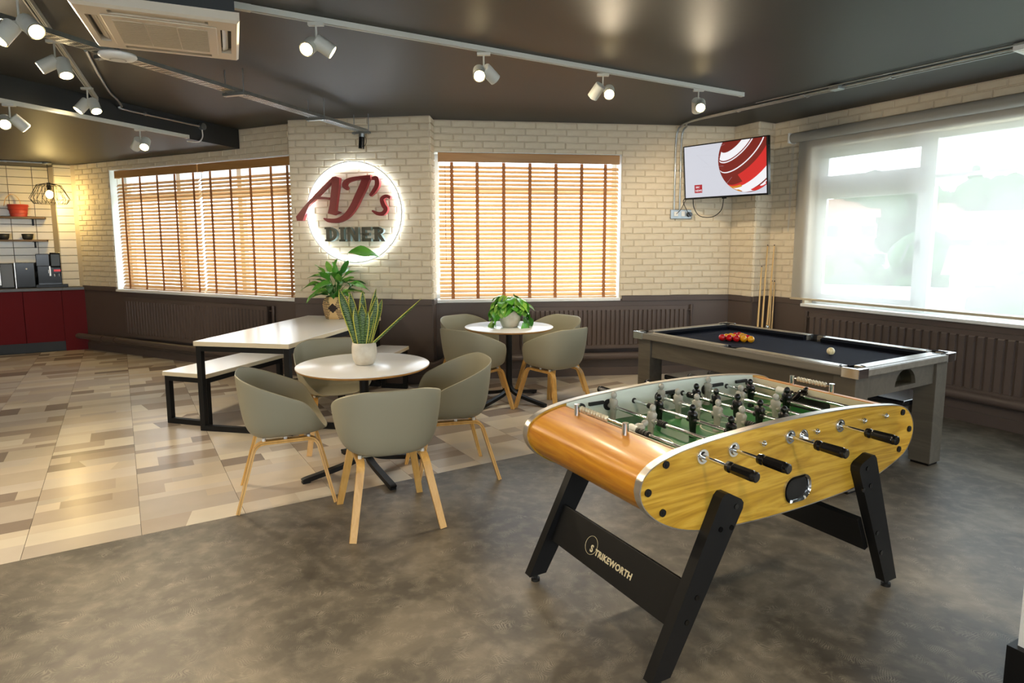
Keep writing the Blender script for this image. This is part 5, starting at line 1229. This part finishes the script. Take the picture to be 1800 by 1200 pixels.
spot('twin spotlight on the beam track, above the left blinds', V2(-3.494, 6.13), ZLOW - .036, [((.045, -.01, -.02), (.25, -.8, -.75)), ((-.045, .01, -.02), (-.7, .5, -.7))])
sA, sB = V2(-2.585, 3.556), V2(-3.791, 5.994)
track('light_track', 'white lighting track behind the cable tray beside the air conditioner', V2(-2.30, 2.98), sB, ZC - .034)
spot('twin spotlight beyond the cable tray, lower of the pair over the kitchen', V2(-3.54, 5.48), ZC - .034, [((-.05, .0, -.03), (-.45, -.42, -.75)), ((.045, .01, -.03), (.45, -.3, -.8))], 30)
spot('twin spotlight beyond the cable tray, halfway along the short track', V2(-2.92, 4.23), ZC - .034, [((-.05, .0, -.03), (-.70, -.36, -.5)), ((.04, .02, -.05), (.35, -.25, -.9))])
spot('large twin spotlight in the top left corner', V2(-2.50, 3.38), ZC - .034, [((-.06, -.02, -.06), (-.30, -.45, -.75)), ((.05, .01, -.02), (.65, -.30, -.5))], drop=.17)
# unseen spots added overhead and behind the camera as extra fill light
for x, y in ((-3.2, .2), (-1.2, .4), (1.0, .6), (2.6, 1.4), (-3.6, 2.6), (-.6, -1.8), (1.8, -1.6)):
    spot_light('unseen_fill_spot', (x, y, 2.72), (x + .2, y + .5, 0), 85, 125, .8)

# ------------------------------------------------------------------ cable tray, conduits on the left, sensor
tz = 2.69; ta, tb_ = V2(-2.87, 2.81), V2(-1.547, 6.82); tdv = (tb_ - ta).normalized(); tnv = Vector((-tdv.y, tdv.x, 0)); TL = (tb_ - ta).length
tr = thing('cable_tray', 'perforated steel cable tray slung under the dark ceiling', 'cable tray', ta + ZUP * tz, atan2(tdv.y, tdv.x))
mb = MB(); TWd = .10; px_ = .05; np_ = int(TL / px_)
rowsY = [-.05, -.042, -.034, -.024, -.016, -.004, .004, .016, .024, .034, .042, .05]
for i in range(np_):   # punched base: solid strips between slots
    x = i * px_
    mb.box(x, x + .016, -.05, .05, 0, .0012)
    for y0, y1 in ((-.05, -.040), (-.030, -.021), (-.011, -.0045), (.0045, .011), (.021, .030), (.040, .05)): mb.box(x + .016, x + px_, y0, y1, 0, .0012)
obj('punched_base', mb, M['steel'], tr)
mb = MB(); mb.box(0, TL, -.0515, -.05, 0, .028); mb.box(0, TL, .05, .0515, 0, .028); mb.box(0, TL, -.05, -.044, .027, .0285); mb.box(0, TL, .044, .05, .027, .0285); obj('side_flange', mb, M['steel'], tr)
for i, x in enumerate((1.30, 2.36, 3.40, TL - .05)):
    mb = MB(); mb.box(x - .02, x + .02, -.10, .10, -.022, -.001); 
    for y in (-.085, .085): mb.cyl((x, y, -.03), (x, y, ZC - tz), .004, n=6)
    obj('hanger', mb, M['steel'] if i != 2 else M['steel'], tr)
mb = MB(); mb.tube(smooth_path([(.2, .01, .02), (1.0, .02, .018), (2.0, -.01, .02), (3.2, .0, .018), (TL - .1, 0, .02)], 6), .008, n=6); mb.tube(smooth_path([(.2, -.02, .015), (1.5, -.02, .016), (2.6, .02, .014), (TL - .1, .02, .015)], 6), .006, n=6); obj('cables', mb, M['rubber'], tr)
sn = thing('motion_camera', 'small black cylinder sensor at the end of the cable tray', 'sensor', tb_ - tdv * .06 + ZUP * (tz - .045) - tnv * .0)
obj('body', MB().cyl((0, 0, -.13), (.01, 0, 0), .030, n=18), M['gloss_black'], sn); obj('collar', MB().cyl((.01, 0, -.012), (.012, 0, .022), .033, n=18), M['steel'], sn); obj('lead', MB().tube(smooth_path([(.02, -.02, .02), (.055, -.02, -.03), (.05, -.01, -.08), (.02, 0, -.12)], 5), .003, n=5), M['rubber'], sn)
dk = thing('access_point', 'round white dome unit hanging beside the air conditioner', 'ceiling unit', (-2.239, 3.76, 2.595)); obj('dome', MB().lathe([(0, -.016), (.05, -.015), (.085, -.008), (.098, .004), (.094, .016), (0, .018)], 36), M['white'], dk); obj('light_ring', MB().lathe([(.036, -.0175), (.040, -.0172), (.044, -.0168)], 30), mat('pale_grey_ring', (176, 178, 182), .4), dk); obj('stalk', MB().cyl((0, 0, .016), (0, 0, ZC - 2.595), .008, n=8), M['steel'], dk)
bq = bp_ - bn_ * .016
conduit('conduit', 'bent steel conduit from the cable tray to the side of the dark beam', [V2(-2.892, 4.493) + ZUP * 2.845, V2(-3.25, 5.20) + ZUP * 2.845, V2(-3.50, 5.72) + ZUP * 2.845, V2(-3.585, 5.95) + ZUP * 2.842, V2(-3.66, 6.15) + ZUP * 2.82, bq + bd * -1.55 + ZUP * 2.80, bq + bd * -1.0 + ZUP * 2.80, bq + bd * -.62 + ZUP * 2.80], .011, [(bq + bd * -1.3 + ZUP * 2.80, bd)])
jb = thing('junction_box', 'round grey junction box with flex on the end of the beam', 'junction box', bq + bd * -.58 + ZUP * 2.80, 0); obj('box', MB().cyl(bn_ * .016, bn_ * -.03, .036, n=20), M['steel'], jb); obj('flex', MB().tube(smooth_path([(0, 0, -.03), (0, 0, -.11), (-.02, -.06, -.17), (-.07, -.2, -.185)], 6), .007, n=6), M['cap'], jb)

# ------------------------------------------------------------------ air conditioning cassette
M['acw'] = mat('warm_white_plastic', (222, 210, 190), .35); M['acd'] = mat('pale_grille', (196, 184, 160), .55)
acp = [V2(-1.922, 2.918), V2(-2.256, 3.612), V2(-1.625, 3.866), V2(-1.303, 3.208)]; acc = sum(acp, Vector()) / 4; acx = ((acp[2] - acp[1]) + (acp[3] - acp[0])).normalized(); AW = .70
ac = thing('air_conditioner', 'white square ceiling air conditioning cassette under a dark housing', 'air conditioner', acc + ZUP * 2.60, atan2(acx.y, acx.x))
h = AW / 2
mb = MB(); i_ = .255; vs = [(-h, -h, .012), (h, -h, .012), (h, h, .012), (-h, h, .012), (-h + .012, -h + .012, 0), (h - .012, -h + .012, 0), (h - .012, h - .012, 0), (-h + .012, h - .012, 0)]
mb.add(vs, [(0, 1, 5, 4), (1, 2, 6, 5), (2, 3, 7, 6), (3, 0, 4, 7)])
# underside with four louvre slots
def slot_plate():
    m_ = MB(); s0, s1, t0, t1 = -.21, .21, .262, .312
    for k_ in range(4):
        c_, s_ = cos(k_ * pi / 2), sin(k_ * pi / 2); R2 = lambda x, y: (c_ * x - s_ * y, s_ * x + c_ * y, 0)
        def quad(x0, x1, y0, y1): m_.add([R2(x0, y0), R2(x1, y0), R2(x1, y1), R2(x0, y1)], [(3, 2, 1, 0)])
        quad(-h + .012, s0, t0 - .012, h - .012) if False else None
        quad(s0, s1, t1, h - .012); quad(s0, s1, .245, t0); quad(s1, h - .012, .245, h - .012); quad(-.245, s0, .245, h - .012)
        # slot walls
        for a_, b_ in (((s0, t0), (s1, t0)), ((s1, t0), (s1, t1)), ((s1, t1), (s0, t1)), ((s0, t1), (s0, t0))):
            p, q = R2(*a_), R2(*b_); m_.add([p, q, (q[0], q[1], .03), (p[0], p[1], .03)], [(0, 1, 2, 3)])
    return m_
sp_ = slot_plate(); mb.add(sp_.v, sp_.f); mb.box(-h, h, h - .002, h, .012, .05); mb.box(-h, h, -h, -h + .002, .012, .05); mb.box(-h, -h + .002, -h, h, .012, .05); mb.box(h - .002, h, -h, h, .012, .05); obj('fascia', mb, M['acw'], ac); obj('slot_recess', MB().box(-h + .01, h - .01, -h + .01, h - .01, .031, .05), mat('dark_slot', (70, 70, 66), .6), ac)
for k_ in range(4):
    b = MB(); b.obox((-.195, .270, .006), (.39, 0, 0), (0, .026, .014), (0, -.002, .004)); o_ = obj('louvre', b, M['acw'], ac); o_.rotation_euler = (0, 0, k_ * pi / 2)
mb = MB(); mb.box(-.245, .245, -.245, .245, -.006, .0); obj('grille_frame', mb, M['acw'], ac, bevel=.004)
mb = MB(); 
for i in range(3):
    for j in range(22): x0 = -.205 + i * .138; mb.box(x0, x0 + .132, -.195 + j * .0178, -.195 + j * .0178 + .012, -.009, -.006)
obj('intake_grille', mb, M['acd'], ac, label='beige intake grille')
obj('housing', MB().box(-.33, .33, -.33, .33, .05, ZC - 2.60 - .001), M['charcoal'], ac, label='dark housing above the panel')
conduit('drain_pipe', 'pale pipe dropping from the air conditioner to the tray', [acc + acx * .30 + Vector((-acx.y, acx.x, 0)) * .30 + ZUP * 2.655, acc + acx * .30 + Vector((-acx.y, acx.x, 0)) * .42 + ZUP * 2.655], .012)

# ------------------------------------------------------------------ kitchen corner
M['red_door'] = mat('deep_red_laminate', (104, 14, 20), .6, spec=.2)
M['ktop'] = mat('grey_stone_worktop', (86, 86, 84), .3)
M['shelf'] = wood_mat('dark_shelf_wood', (92, 74, 52), (104, 84, 60), (116, 94, 68), 'X', .6, .5, 4)
krz = atan2(-K.d.y, -K.d.x)     # local +x runs back along the wall towards the corner, +y into the wall
def kloc(s, off, z): return K.p(s, z, off)
def kbox(mb, s0, s1, o0, o1, z0, z1, m=0): return mb.obox(K.p(s0, z0, o0), K.d * (s1 - s0), K.n * (o1 - o0), ZUP * (z1 - z0), m)
K.n = kn
# tiled pier in the corner
mb = MB(); kbox(mb, -.12, .262, .107, .62, 0, ZLOW + .02); pier = struct('wall_kitchen_pier', mb, M['grout'])
def lay_tiles(parent, o, d, n, L, z0, z1, tw, th):
    s = 0; X = Matrix(((d.x, 0, -n.x, 0), (d.y, 0, -n.y, 0), (0, 1, 0, 0), (0, 0, 0, 1))); cache = {}
    while s < L - .01:
        w = min(tw, L - s) - .005; z = z0
        while z < z1 - .01:
            hh = min(th, z1 - z) - .005; key = (round(w, 3), round(hh, 3))
            if key not in cache:
                b = MB(); c = .0025; vs = [(0, 0, 0), (w, 0, 0), (w, hh, 0), (0, hh, 0), (c, c, .006), (w - c, c, .006), (w - c, hh - c, .006), (c, hh - c, .006)]
                b.add(vs, [(4, 5, 6, 7), (0, 1, 5, 4), (1, 2, 6, 5), (2, 3, 7, 6), (3, 0, 4, 7)]); cache[key] = b.mesh('tile', M['tile'])
            q = bpy.data.objects.new('tile', cache[key]); COL.objects.link(q); q.parent = parent; T = X.copy(); T.translation = o + d * (s + .0025) + ZUP * (z + .0025); q.matrix_local = T
            z += th
        s += tw
lay_tiles(wallK, K.p(.264, 0, .606), K.d, K.n, 2.9, .915, ZLOW, .29, .1125)
lay_tiles(pier, K.p(-.10, 0, .107), K.d, K.n, .362, .915, ZLOW, .362, .1125)
lay_tiles(pier, K.p(.262, 0, .107), K.n, -K.d, .495, .915, ZLOW, .2475, .1125)
ku = 0.0
for i, (s0, s1) in enumerate(((.285, .728), (.732, 1.33), (1.334, 1.93))):
    lab = ['deep red kitchen base cabinet below the coffee machine', 'deep red kitchen base cabinet below the black cooler', 'deep red kitchen base cabinet cut by the left edge'][i]
    c = thing('base_cabinet', lab, 'cabinet', kloc(0, 0, 0), krz); b = lambda a0, a1, o0, o1, z0, z1: MB().box(-a1, -a0, o0, o1, z0, z1)
    obj('carcass', b(s0, s1, .021, .58, .14, .872), M['red_door'], c); obj('door', b(s0 + .0015, s1 - .0015, 0, .019, .145, .868), M['red_door'], c, bevel=.0015)
fp = thing('end_panel', 'deep red filler panel closing the kitchen run against the wall', 'panel', kloc(0, 0, 0), krz); obj('panel', MB().box(-.282, -.004, 0, .10, .0, .872), M['red_door'], fp)
pl_ = thing('plinth', 'dark grey recessed plinth under the red cabinets', 'plinth', kloc(0, 0, 0), krz); obj('board', MB().box(-4.0, -.285, .035, .05, 0, .138), M['charcoal'], pl_)
wt = thing('worktop', 'dark grey kitchen worktop over the red cabinets', 'worktop', kloc(0, 0, 0), krz); mb = MB(); mb.box(-4.0, -.266, -.022, .604, .874, .914); mb.box(-.266, -.004, -.022, .105, .874, .914); obj('slab', mb, M['ktop'], wt, bevel=.003)
for s0, s1, z, lab in ((.43, 1.7, 1.918, 'upper dark wooden shelf on the white tiled wall'), (.425, 1.7, 1.592, 'lower dark wooden shelf on the white tiled wall')):
    c = thing('wall_shelf', lab, 'shelf', kloc(0, 0, 0), krz); obj('board', MB().box(-s1, -s0, .36, .6, z - .026, z), M['shelf'], c, bevel=.002)
    mb = MB(); 
    for s in (s0 + .16, s1 - .2): mb.box(-s - .012, -s + .012, .37, .6, z - .034, z - .026); mb.box(-s - .012, -s + .012, .592, .6, z - .12, z - .03)
    obj('bracket', mb, M['black'], c)
# coffee machine
cm = thing('coffee_machine', 'black bean to cup coffee machine with a tilted touch screen', 'coffee machine', kloc(.40, .13, .914), krz)
mb = MB(); mb.box(-.16, .15, .10, .45, .0, .475); mb.box(.125, .16, .02, .45, 0, .46); mb.box(-.16, .0, .03, .12, .30, .475); obj('body', mb, M['gloss_black'], cm, bevel=.008)
mb = MB(); mb.box(-.17, .20, -.08, .12, 0, .045); obj('drip_tray', mb, M['gloss_black'], cm, bevel=.004)
mb = MB(); mb.obox((.005, -.005, .285), (.13, 0, 0), (0, .035, .21), (0, .025, -.004)); obj('screen_housing', mb, M['gloss_black'], cm, bevel=.004)
mb = MB(); mb.obox((.020, -.0075, .305), (.10, 0, 0), (0, .0275, .165), (0, -.001, 0)); obj('touch_screen', mb, emit_mat('touch_screen_glow', (92, 98, 98), .35), cm)
mb = MB(); mb.box(.03, .12, .055, .095, .19, .275); obj('dispenser', mb, M['gloss_black'], cm, bevel=.004); mb = MB(); 
for x in (.045, .10): mb.cyl((x, .07, .15), (x, .07, .195), .009, n=10)
obj('spout', mb, M['chrome'], cm); mb = MB(); mb.box(.038, .118, .052, .056, .222, .252); obj('red_light', mb, emit_mat('red_indicator', (196, 40, 44), .9), cm); mb = MB(); mb.cyl((-.02, .02, .20), (-.02, .02, .25), .010, n=12); obj('steam_wand', mb, M['chrome'], cm)
mb = MB(); mb.box(-.015, .0, .05, .098, .16, .30); obj('white_light', mb, emit_mat('white_indicator', (230, 226, 214), .8), cm)
mc = thing('milk_cooler', 'gloss black counter cooler left of the coffee machine', 'appliance', kloc(.69, .14, .914), krz); obj('body', MB().box(-.105, .11, 0, .42, .008, .355), M['gloss_black'], mc, bevel=.006); obj('silver_edge', MB().box(-.118, -.106, 0, .42, 0, .358), M['brushed'], mc); obj('badge', MB().cyl((.02, -.002, .27), (.02, .002, .27), .012, n=16), M['cap'], mc); obj('feet', MB().box(-.09, .10, .02, .40, 0, .009), M['rubber'], mc)
mw = thing('microwave', 'dark microwave oven at the left edge of the worktop', 'appliance', kloc(1.06, .12, .914), krz); obj('body', MB().box(-.25, .24, .03, .44, .01, .345), mat('dark_grey_metal', (62, 62, 60), .3, metal=.5), mw, bevel=.005); obj('door', MB().box(-.245, .10, 0, .03, .02, .335), M['gloss_black'], mw, bevel=.003); obj('control_panel', MB().box(.105, .235, 0, .03, .02, .335), mat('mid_grey_panel', (92, 92, 88), .3), mw); obj('handle', MB().box(.085, .10, -.025, 0, .05, .30), M['brushed'], mw); obj('foot', MB().box(-.22, .22, .05, .42, 0, .011), M['rubber'], mw)
# shelf things
rbk = thing('fruit_basket', 'red basket with a pale wooden handle on the upper shelf', 'basket', kloc(.735, .47, 1.918), krz)
mb = MB(); n = 28
def oval(a, b_, z): return [(a * cos(2 * pi * i / n), b_ * sin(2 * pi * i / n), z) for i in range(n)]
vs = oval(.095, .07, 0) + oval(.125, .09, .175) + oval(.119, .084, .175) + oval(.089, .064, .006); mb.add(vs, [(k_ * n + i, k_ * n + (i + 1) % n, (k_ + 1) * n + (i + 1) % n, (k_ + 1) * n + i) for k_ in range(3) for i in range(n)], True); mb.add(oval(.095, .07, 0), [tuple(range(n - 1, -1, -1))])
obj('bowl', mb, mat('coral_red_basket', (186, 70, 56), .5), rbk); mb = MB(); 
for z in (.05, .10, .15): mb.tube([(x * (1 + .08), y * 1.08, z) for x, y, _ in oval(.095 + .03 * z / .175, .07 + .02 * z / .175, 0)], .003, n=5, closed=True)
obj('rib', mb, mat('coral_red_rib', (186, 56, 40), .5), rbk)
mb = MB(); mb.sweep(smooth_path([(-.10, 0, .15), (-.07, .02, .26), (.0, .03, .32), (.07, .02, .26), (.10, 0, .15)], 5), (0, 1, 0), .03, .006); h_ = obj('handle', mb, M['leg_ply'], rbk); h_.location = (-.06, 0, 0)
for s, lab in ((.655, 'small black bowl at the right of the lower shelf'), (.93, 'small black bowl near the left edge of the lower shelf')):
    c = thing('bowl', lab, 'bowl', kloc(s, .47, 1.592), krz, 'black bowls on the lower shelf'); obj('vessel', MB().lathe([(0, 0), (.045, 0), (.062, .02), (.072, .085), (.068, .085), (.058, .022), (0, .012)], 28), M['charcoal'], c)
# pendant lamp
pd = thing('pendant_lamp', 'wire cage pendant lamp glowing over the kitchen worktop', 'lamp', V2(-6.387, 8.907)); mb = MB(); mb.cyl((0, 0, 2.36), (0, 0, ZLOW), .004, n=6); obj('cord', mb, M['rubber'], pd); obj('ceiling_rose', MB().lathe([(0, ZLOW - .03), (.05, ZLOW - .03), (.055, ZLOW), (0, ZLOW)], 20), M['steel'], pd)
obj('lamp_holder', MB().cyl((0, 0, 2.27), (0, 0, 2.37), .026, .022, n=16), M['wire'], pd)
mb = MB(); nW = 12
for k_ in range(nW):
    a0, a1 = 2 * pi * k_ / nW, 2 * pi * (k_ + .5) / nW; P_ = lambda r, a, z: (r * cos(a), r * sin(a), z)
    for sgn in (1, -1): mb.tube([P_(.03, a0, 2.36), P_(.14, a0 + sgn * .03, 2.335), P_(.235, a0 + sgn * (a1 - a0), 2.15), P_(.19, a0 + sgn * (a1 - a0) * .5, 2.085)], .0032, n=5)
for r, z in ((.145, 2.333), (.19, 2.085)): mb.tube([(r * cos(2 * pi * i / 36), r * sin(2 * pi * i / 36), z) for i in range(36)], .0035, n=5, closed=True)
obj('wire_cage', mb, M['wire'], pd); obj('bulb', MB().sphere((0, 0, 2.21), .045, 18, 12, sc=(1, 1, 1.2)), mat('warm_bulb', (255, 236, 190), .4, emit=((255, 216, 130), 30)), pd)
pl2 = bpy.data.lights.new('pendant_glow', 'POINT'); pl2.energy = 19; pl2.color = (1, .72, .28); pl2.shadow_soft_size = .05; plo = bpy.data.objects.new('pendant_glow', pl2); COL.objects.link(plo); plo.location = (0, 0, 2.14); plo.parent = pd
pa = V2(-6.387, 8.907); conduit('conduit', 'steel conduit on the low kitchen ceiling feeding the pendant lamp', [pa + K.d * .05 + ZUP * (ZLOW - .014), pa + K.d * 1.6 + ZUP * (ZLOW - .014)], .012, [(pa + K.d * .45 + ZUP * (ZLOW - .014), K.d)])

# ------------------------------------------------------------------ pool cues in the corner
M['cue'] = wood_mat('pale_ash_cue', (206, 164, 98), (222, 184, 118), (232, 196, 134), 'Z', 1, .3, 3)
M['cue_butt'] = mat('dark_cue_butt', (58, 34, 24), .3)
ed_ = Vector((2.948 - 2.723, 7.309 - 7.174, 0)).normalized(); en_ = Vector((ed_.y, -ed_.x, 0))
CUES = [((2.775, 7.110), (2.695, 7.060), 1.285, 'shorter pale wooden cue, leftmost of those standing in the corner'), ((2.842, 7.140), (2.755, 7.090), 1.52, 'tall pale wooden cue, left one of the two tallest in the corner'), ((2.935, 7.185), (2.815, 7.130), 1.52, 'tall pale wooden cue, right one of the two tallest in the corner'),
        ((2.925, 7.175), (2.86, 7.140), 1.12, 'short pale wooden cue second from the right in the corner'), ((2.965, 7.205), (2.90, 7.165), 1.115, 'short pale wooden cue, rightmost of those standing in the corner')]
for t, b_, z, lab in CUES:
    t_, q = Vector((t[0], t[1], z)) + en_ * .02, Vector((b_[0], b_[1], .035)) + en_ * .06; c = thing('pool_cue', lab, 'cue', q, 0, 'wooden cues in the corner'); v = t_ - q; L = v.length; v = v.normalized()
    obj('shaft', MB().cyl(v * .32, v * (L - .012), .0125, .0062, n=10), M['cue'], c); obj('butt', MB().cyl(v * 0, v * .32, .0145, .0125, n=10), M['cue_butt'], c); obj('tip', MB().cyl(v * (L - .012), v * L, .0062, .0058, n=10), M['rubber'], c)
cs_ = thing('cue_stand', 'small dark floor stand holding the wooden cues', 'stand', V2(2.82, 7.115) + en_ * .08, atan2(ed_.y, ed_.x)); obj('base', MB().box(-.20, .16, -.06, .05, 0, .03), M['charcoal'], cs_, bevel=.005); obj('post', MB().cyl((-.02, -.015, .03), (-.02, -.015, .60), .010, n=12), M['chrome'], cs_); obj('knob', MB().sphere((-.02, -.015, .61), .022, 14, 10), M['chrome'], cs_)

# ------------------------------------------------------------------ white pillar with black plinth at the lower right corner
mb = MB(); o_ = V2(1.768, 2.062); d1 = dir_az(-27.5); d2 = Vector((d1.y, -d1.x, 0))
mb.obox(o_, d2 * .34, d1 * -.34, ZUP * ZC); col_ = struct('column', mb, M['white'])
mb = MB(); mb.obox(o_ + d1 * .02 - d2 * .03, d2 * .40, d1 * -.39, ZUP * .15); struct('baseboard_column', mb, M['black'], col_, label='black plinth')

# ------------------------------------------------------------------ what is seen through the sheer blind
M['hill'] = mat('hillside_grass', (96, 120, 74), .9, vary=(.15, 1.0), c2=(120, 134, 92)); hb = MB(); NXh, NYh = 14, 14; vs = []
nO = D.n; dO = -D.d
for j in range(NYh + 1):
    for i in range(NXh + 1):
        r = 6 + 110 * (j / NYh) ** 1.3; s = r * (-.7 + 1.55 * i / NXh); p = D.o + nO * r + dO * s; z = -7 + max(0, (r - 30) * .15) + .8 * sin(i * 1.7 + j); vs.append((p.x, p.y, z))
hb.add(vs, [(j * (NXh + 1) + i, j * (NXh + 1) + i + 1, (j + 1) * (NXh + 1) + i + 1, (j + 1) * (NXh + 1) + i) for j in range(NYh) for i in range(NXh)], True); struct('hillside', hb, M['hill'])
M['h_wall'] = mat('cream_render', (226, 220, 206), .8); M['h_roof'] = mat('tiled_roof', (128, 92, 74), .8); M['h_win'] = mat('dark_house_window', (70, 76, 82), .2); M['h_brick'] = mat('pale_brick', (196, 170, 148), .8)
def house(label, c, rz, w, l, h, rh, wins, m='h_wall', gable=True):
    root = thing('house', label, 'house', c, rz, 'houses on the hillside'); obj('walls', MB().box(-w / 2, w / 2, -l / 2, l / 2, -4, h), M[m], root)
    mb = MB(); e = .4
    if gable: mb.prism([(-l / 2 - e, h - .1), (l / 2 + e, h - .1), (0, h + rh)], (-w / 2 - e, 0, 0), (0, 1, 0), (0, 0, 1), (w + 2 * e, 0, 0))
    else: mb.box(-w / 2 - .3, w / 2 + .3, -l / 2 - .3, l / 2 + .3, h, h + .35)
    obj('roof', mb, M['h_roof'] if gable else M['white'], root)
    for x, z, ww, hh in wins:
        o_ = obj('window', MB().box(x - ww / 2, x + ww / 2, -l / 2 - .06, -l / 2 + .02, z - hh / 2, z + hh / 2), M['upvc'], root); obj('pane', MB().box(x - ww / 2 + .1, x + ww / 2 - .1, -l / 2 - .08, -l / 2 - .05, z - hh / 2 + .1, z + hh / 2 - .1), M['h_win'], o_)
    return root
w3_ = lambda n, z, sp, ww=1.4, hh=1.3: [((i - (n - 1) / 2) * sp, z, ww, hh) for i in range(n)]
house('pale house with a low roof beyond the left window light', (33.0, 66.0, .6), radians(-28), 7.5, 6, 3.4, 1.9, w3_(3, 2.0, 3.2))
house('cream house on the hill just right of the window mullion', (41.0, 66.0, .2), radians(-34), 8, 6, 3.4, 1.8, w3_(3, 2.2, 2.4) + w3_(3, -.4, 2.4))
house('two storey house with large windows high on the right of the hill', (43.5, 57.0, -1.0), radians(-38), 9, 6, 3.4, 1.9, w3_(3, 2.2, 2.7, 1.9) + w3_(3, -.6, 2.7, 1.9))
house('flat roofed white building nearest below the window', (20.2, 35.0, -3.6), radians(-30), 10, 6, 2.2, 0, w3_(4, .9, 2.3, 1.1) + w3_(4, -1.8, 2.3, 1.1), 'h_wall', False)
house('brick fronted terrace at the right, lower on the slope', (30.0, 36.0, -3.4), radians(-40), 8, 6, 3.2, 1.5, w3_(3, 2.0, 2.2) + w3_(3, -.8, 2.2), 'h_brick')
TG = [mat('tree_foliage_%d' % i, c, .8, vary=(1.5, 1.0), c2=tuple(int(q * 1.25) for q in c)) for i, c in enumerate(((40, 72, 36), (58, 92, 42), (30, 58, 32)))]
trr = random.Random(3)
def tree(label, x, y, z0, h, r, m, conif=False):
    root = thing('tree', label, 'tree', (x, y, z0), 0, 'trees on the hillside'); obj('trunk', MB().cyl((0, 0, -2), (0, 0, h * .6), r * .10, r * .05, n=8), M['cue_butt'], root); mb = MB()
    n = 34 if not conif else 26
    for i in range(n):
        if conif: t = i / n; a = i * 2.4; rr = r * (1 - t) * .7; c = (rr * cos(a), rr * sin(a), h * (.25 + .75 * t)); q = r * .5 * (1 - .7 * t)
        else:
            a = trr.uniform(0, 2 * pi); u = trr.uniform(-1, 1); q = r * trr.uniform(.26, .44); c = (r * .72 * cos(a) * sqrt(1 - u * u), r * .72 * sin(a) * sqrt(1 - u * u), h * .62 + u * h * .33)
        k0 = len(mb.v); mb.sphere(c, q, 9, 6); mb.v[k0:] = [(vx + trr.uniform(-.12, .12) * q, vy + trr.uniform(-.12, .12) * q, vz + trr.uniform(-.12, .12) * q) for vx, vy, vz in mb.v[k0:]]
    obj('crown', mb, TG[m], root)
for t in (('broad dark tree rising behind the left window light', 37.9, 66.5, -1.5, 9.2, 4.6, 2), ('round green tree right of the window mullion', 44.0, 69.0, -1.0, 8.6, 3.6, 0), ('pointed conifer standing above the roofs', 50.2, 70.0, 0.0, 9.6, 2.6, 2, True), ('wide tree high at the right edge of the window', 47.5, 62.5, -1.0, 8.6, 4.2, 0), ('light green tree close below at the right edge', 20.6, 25.0, -6.2, 6.4, 2.2, 1),
          ('low bushy tree among the roofs on the left', 26.0, 48.5, -5.0, 5.6, 2.4, 1), ('bushy tree between the white building and the hill houses', 29.0, 45.0, -4.6, 6.2, 2.6, 0), ('small tree low on the left of the slope', 22.0, 42.0, -6.0, 5.0, 2.0, 2), ('rounded tree in front of the hill houses', 33.5, 50.5, -4.4, 5.8, 2.6, 1)):
    tree(*t)
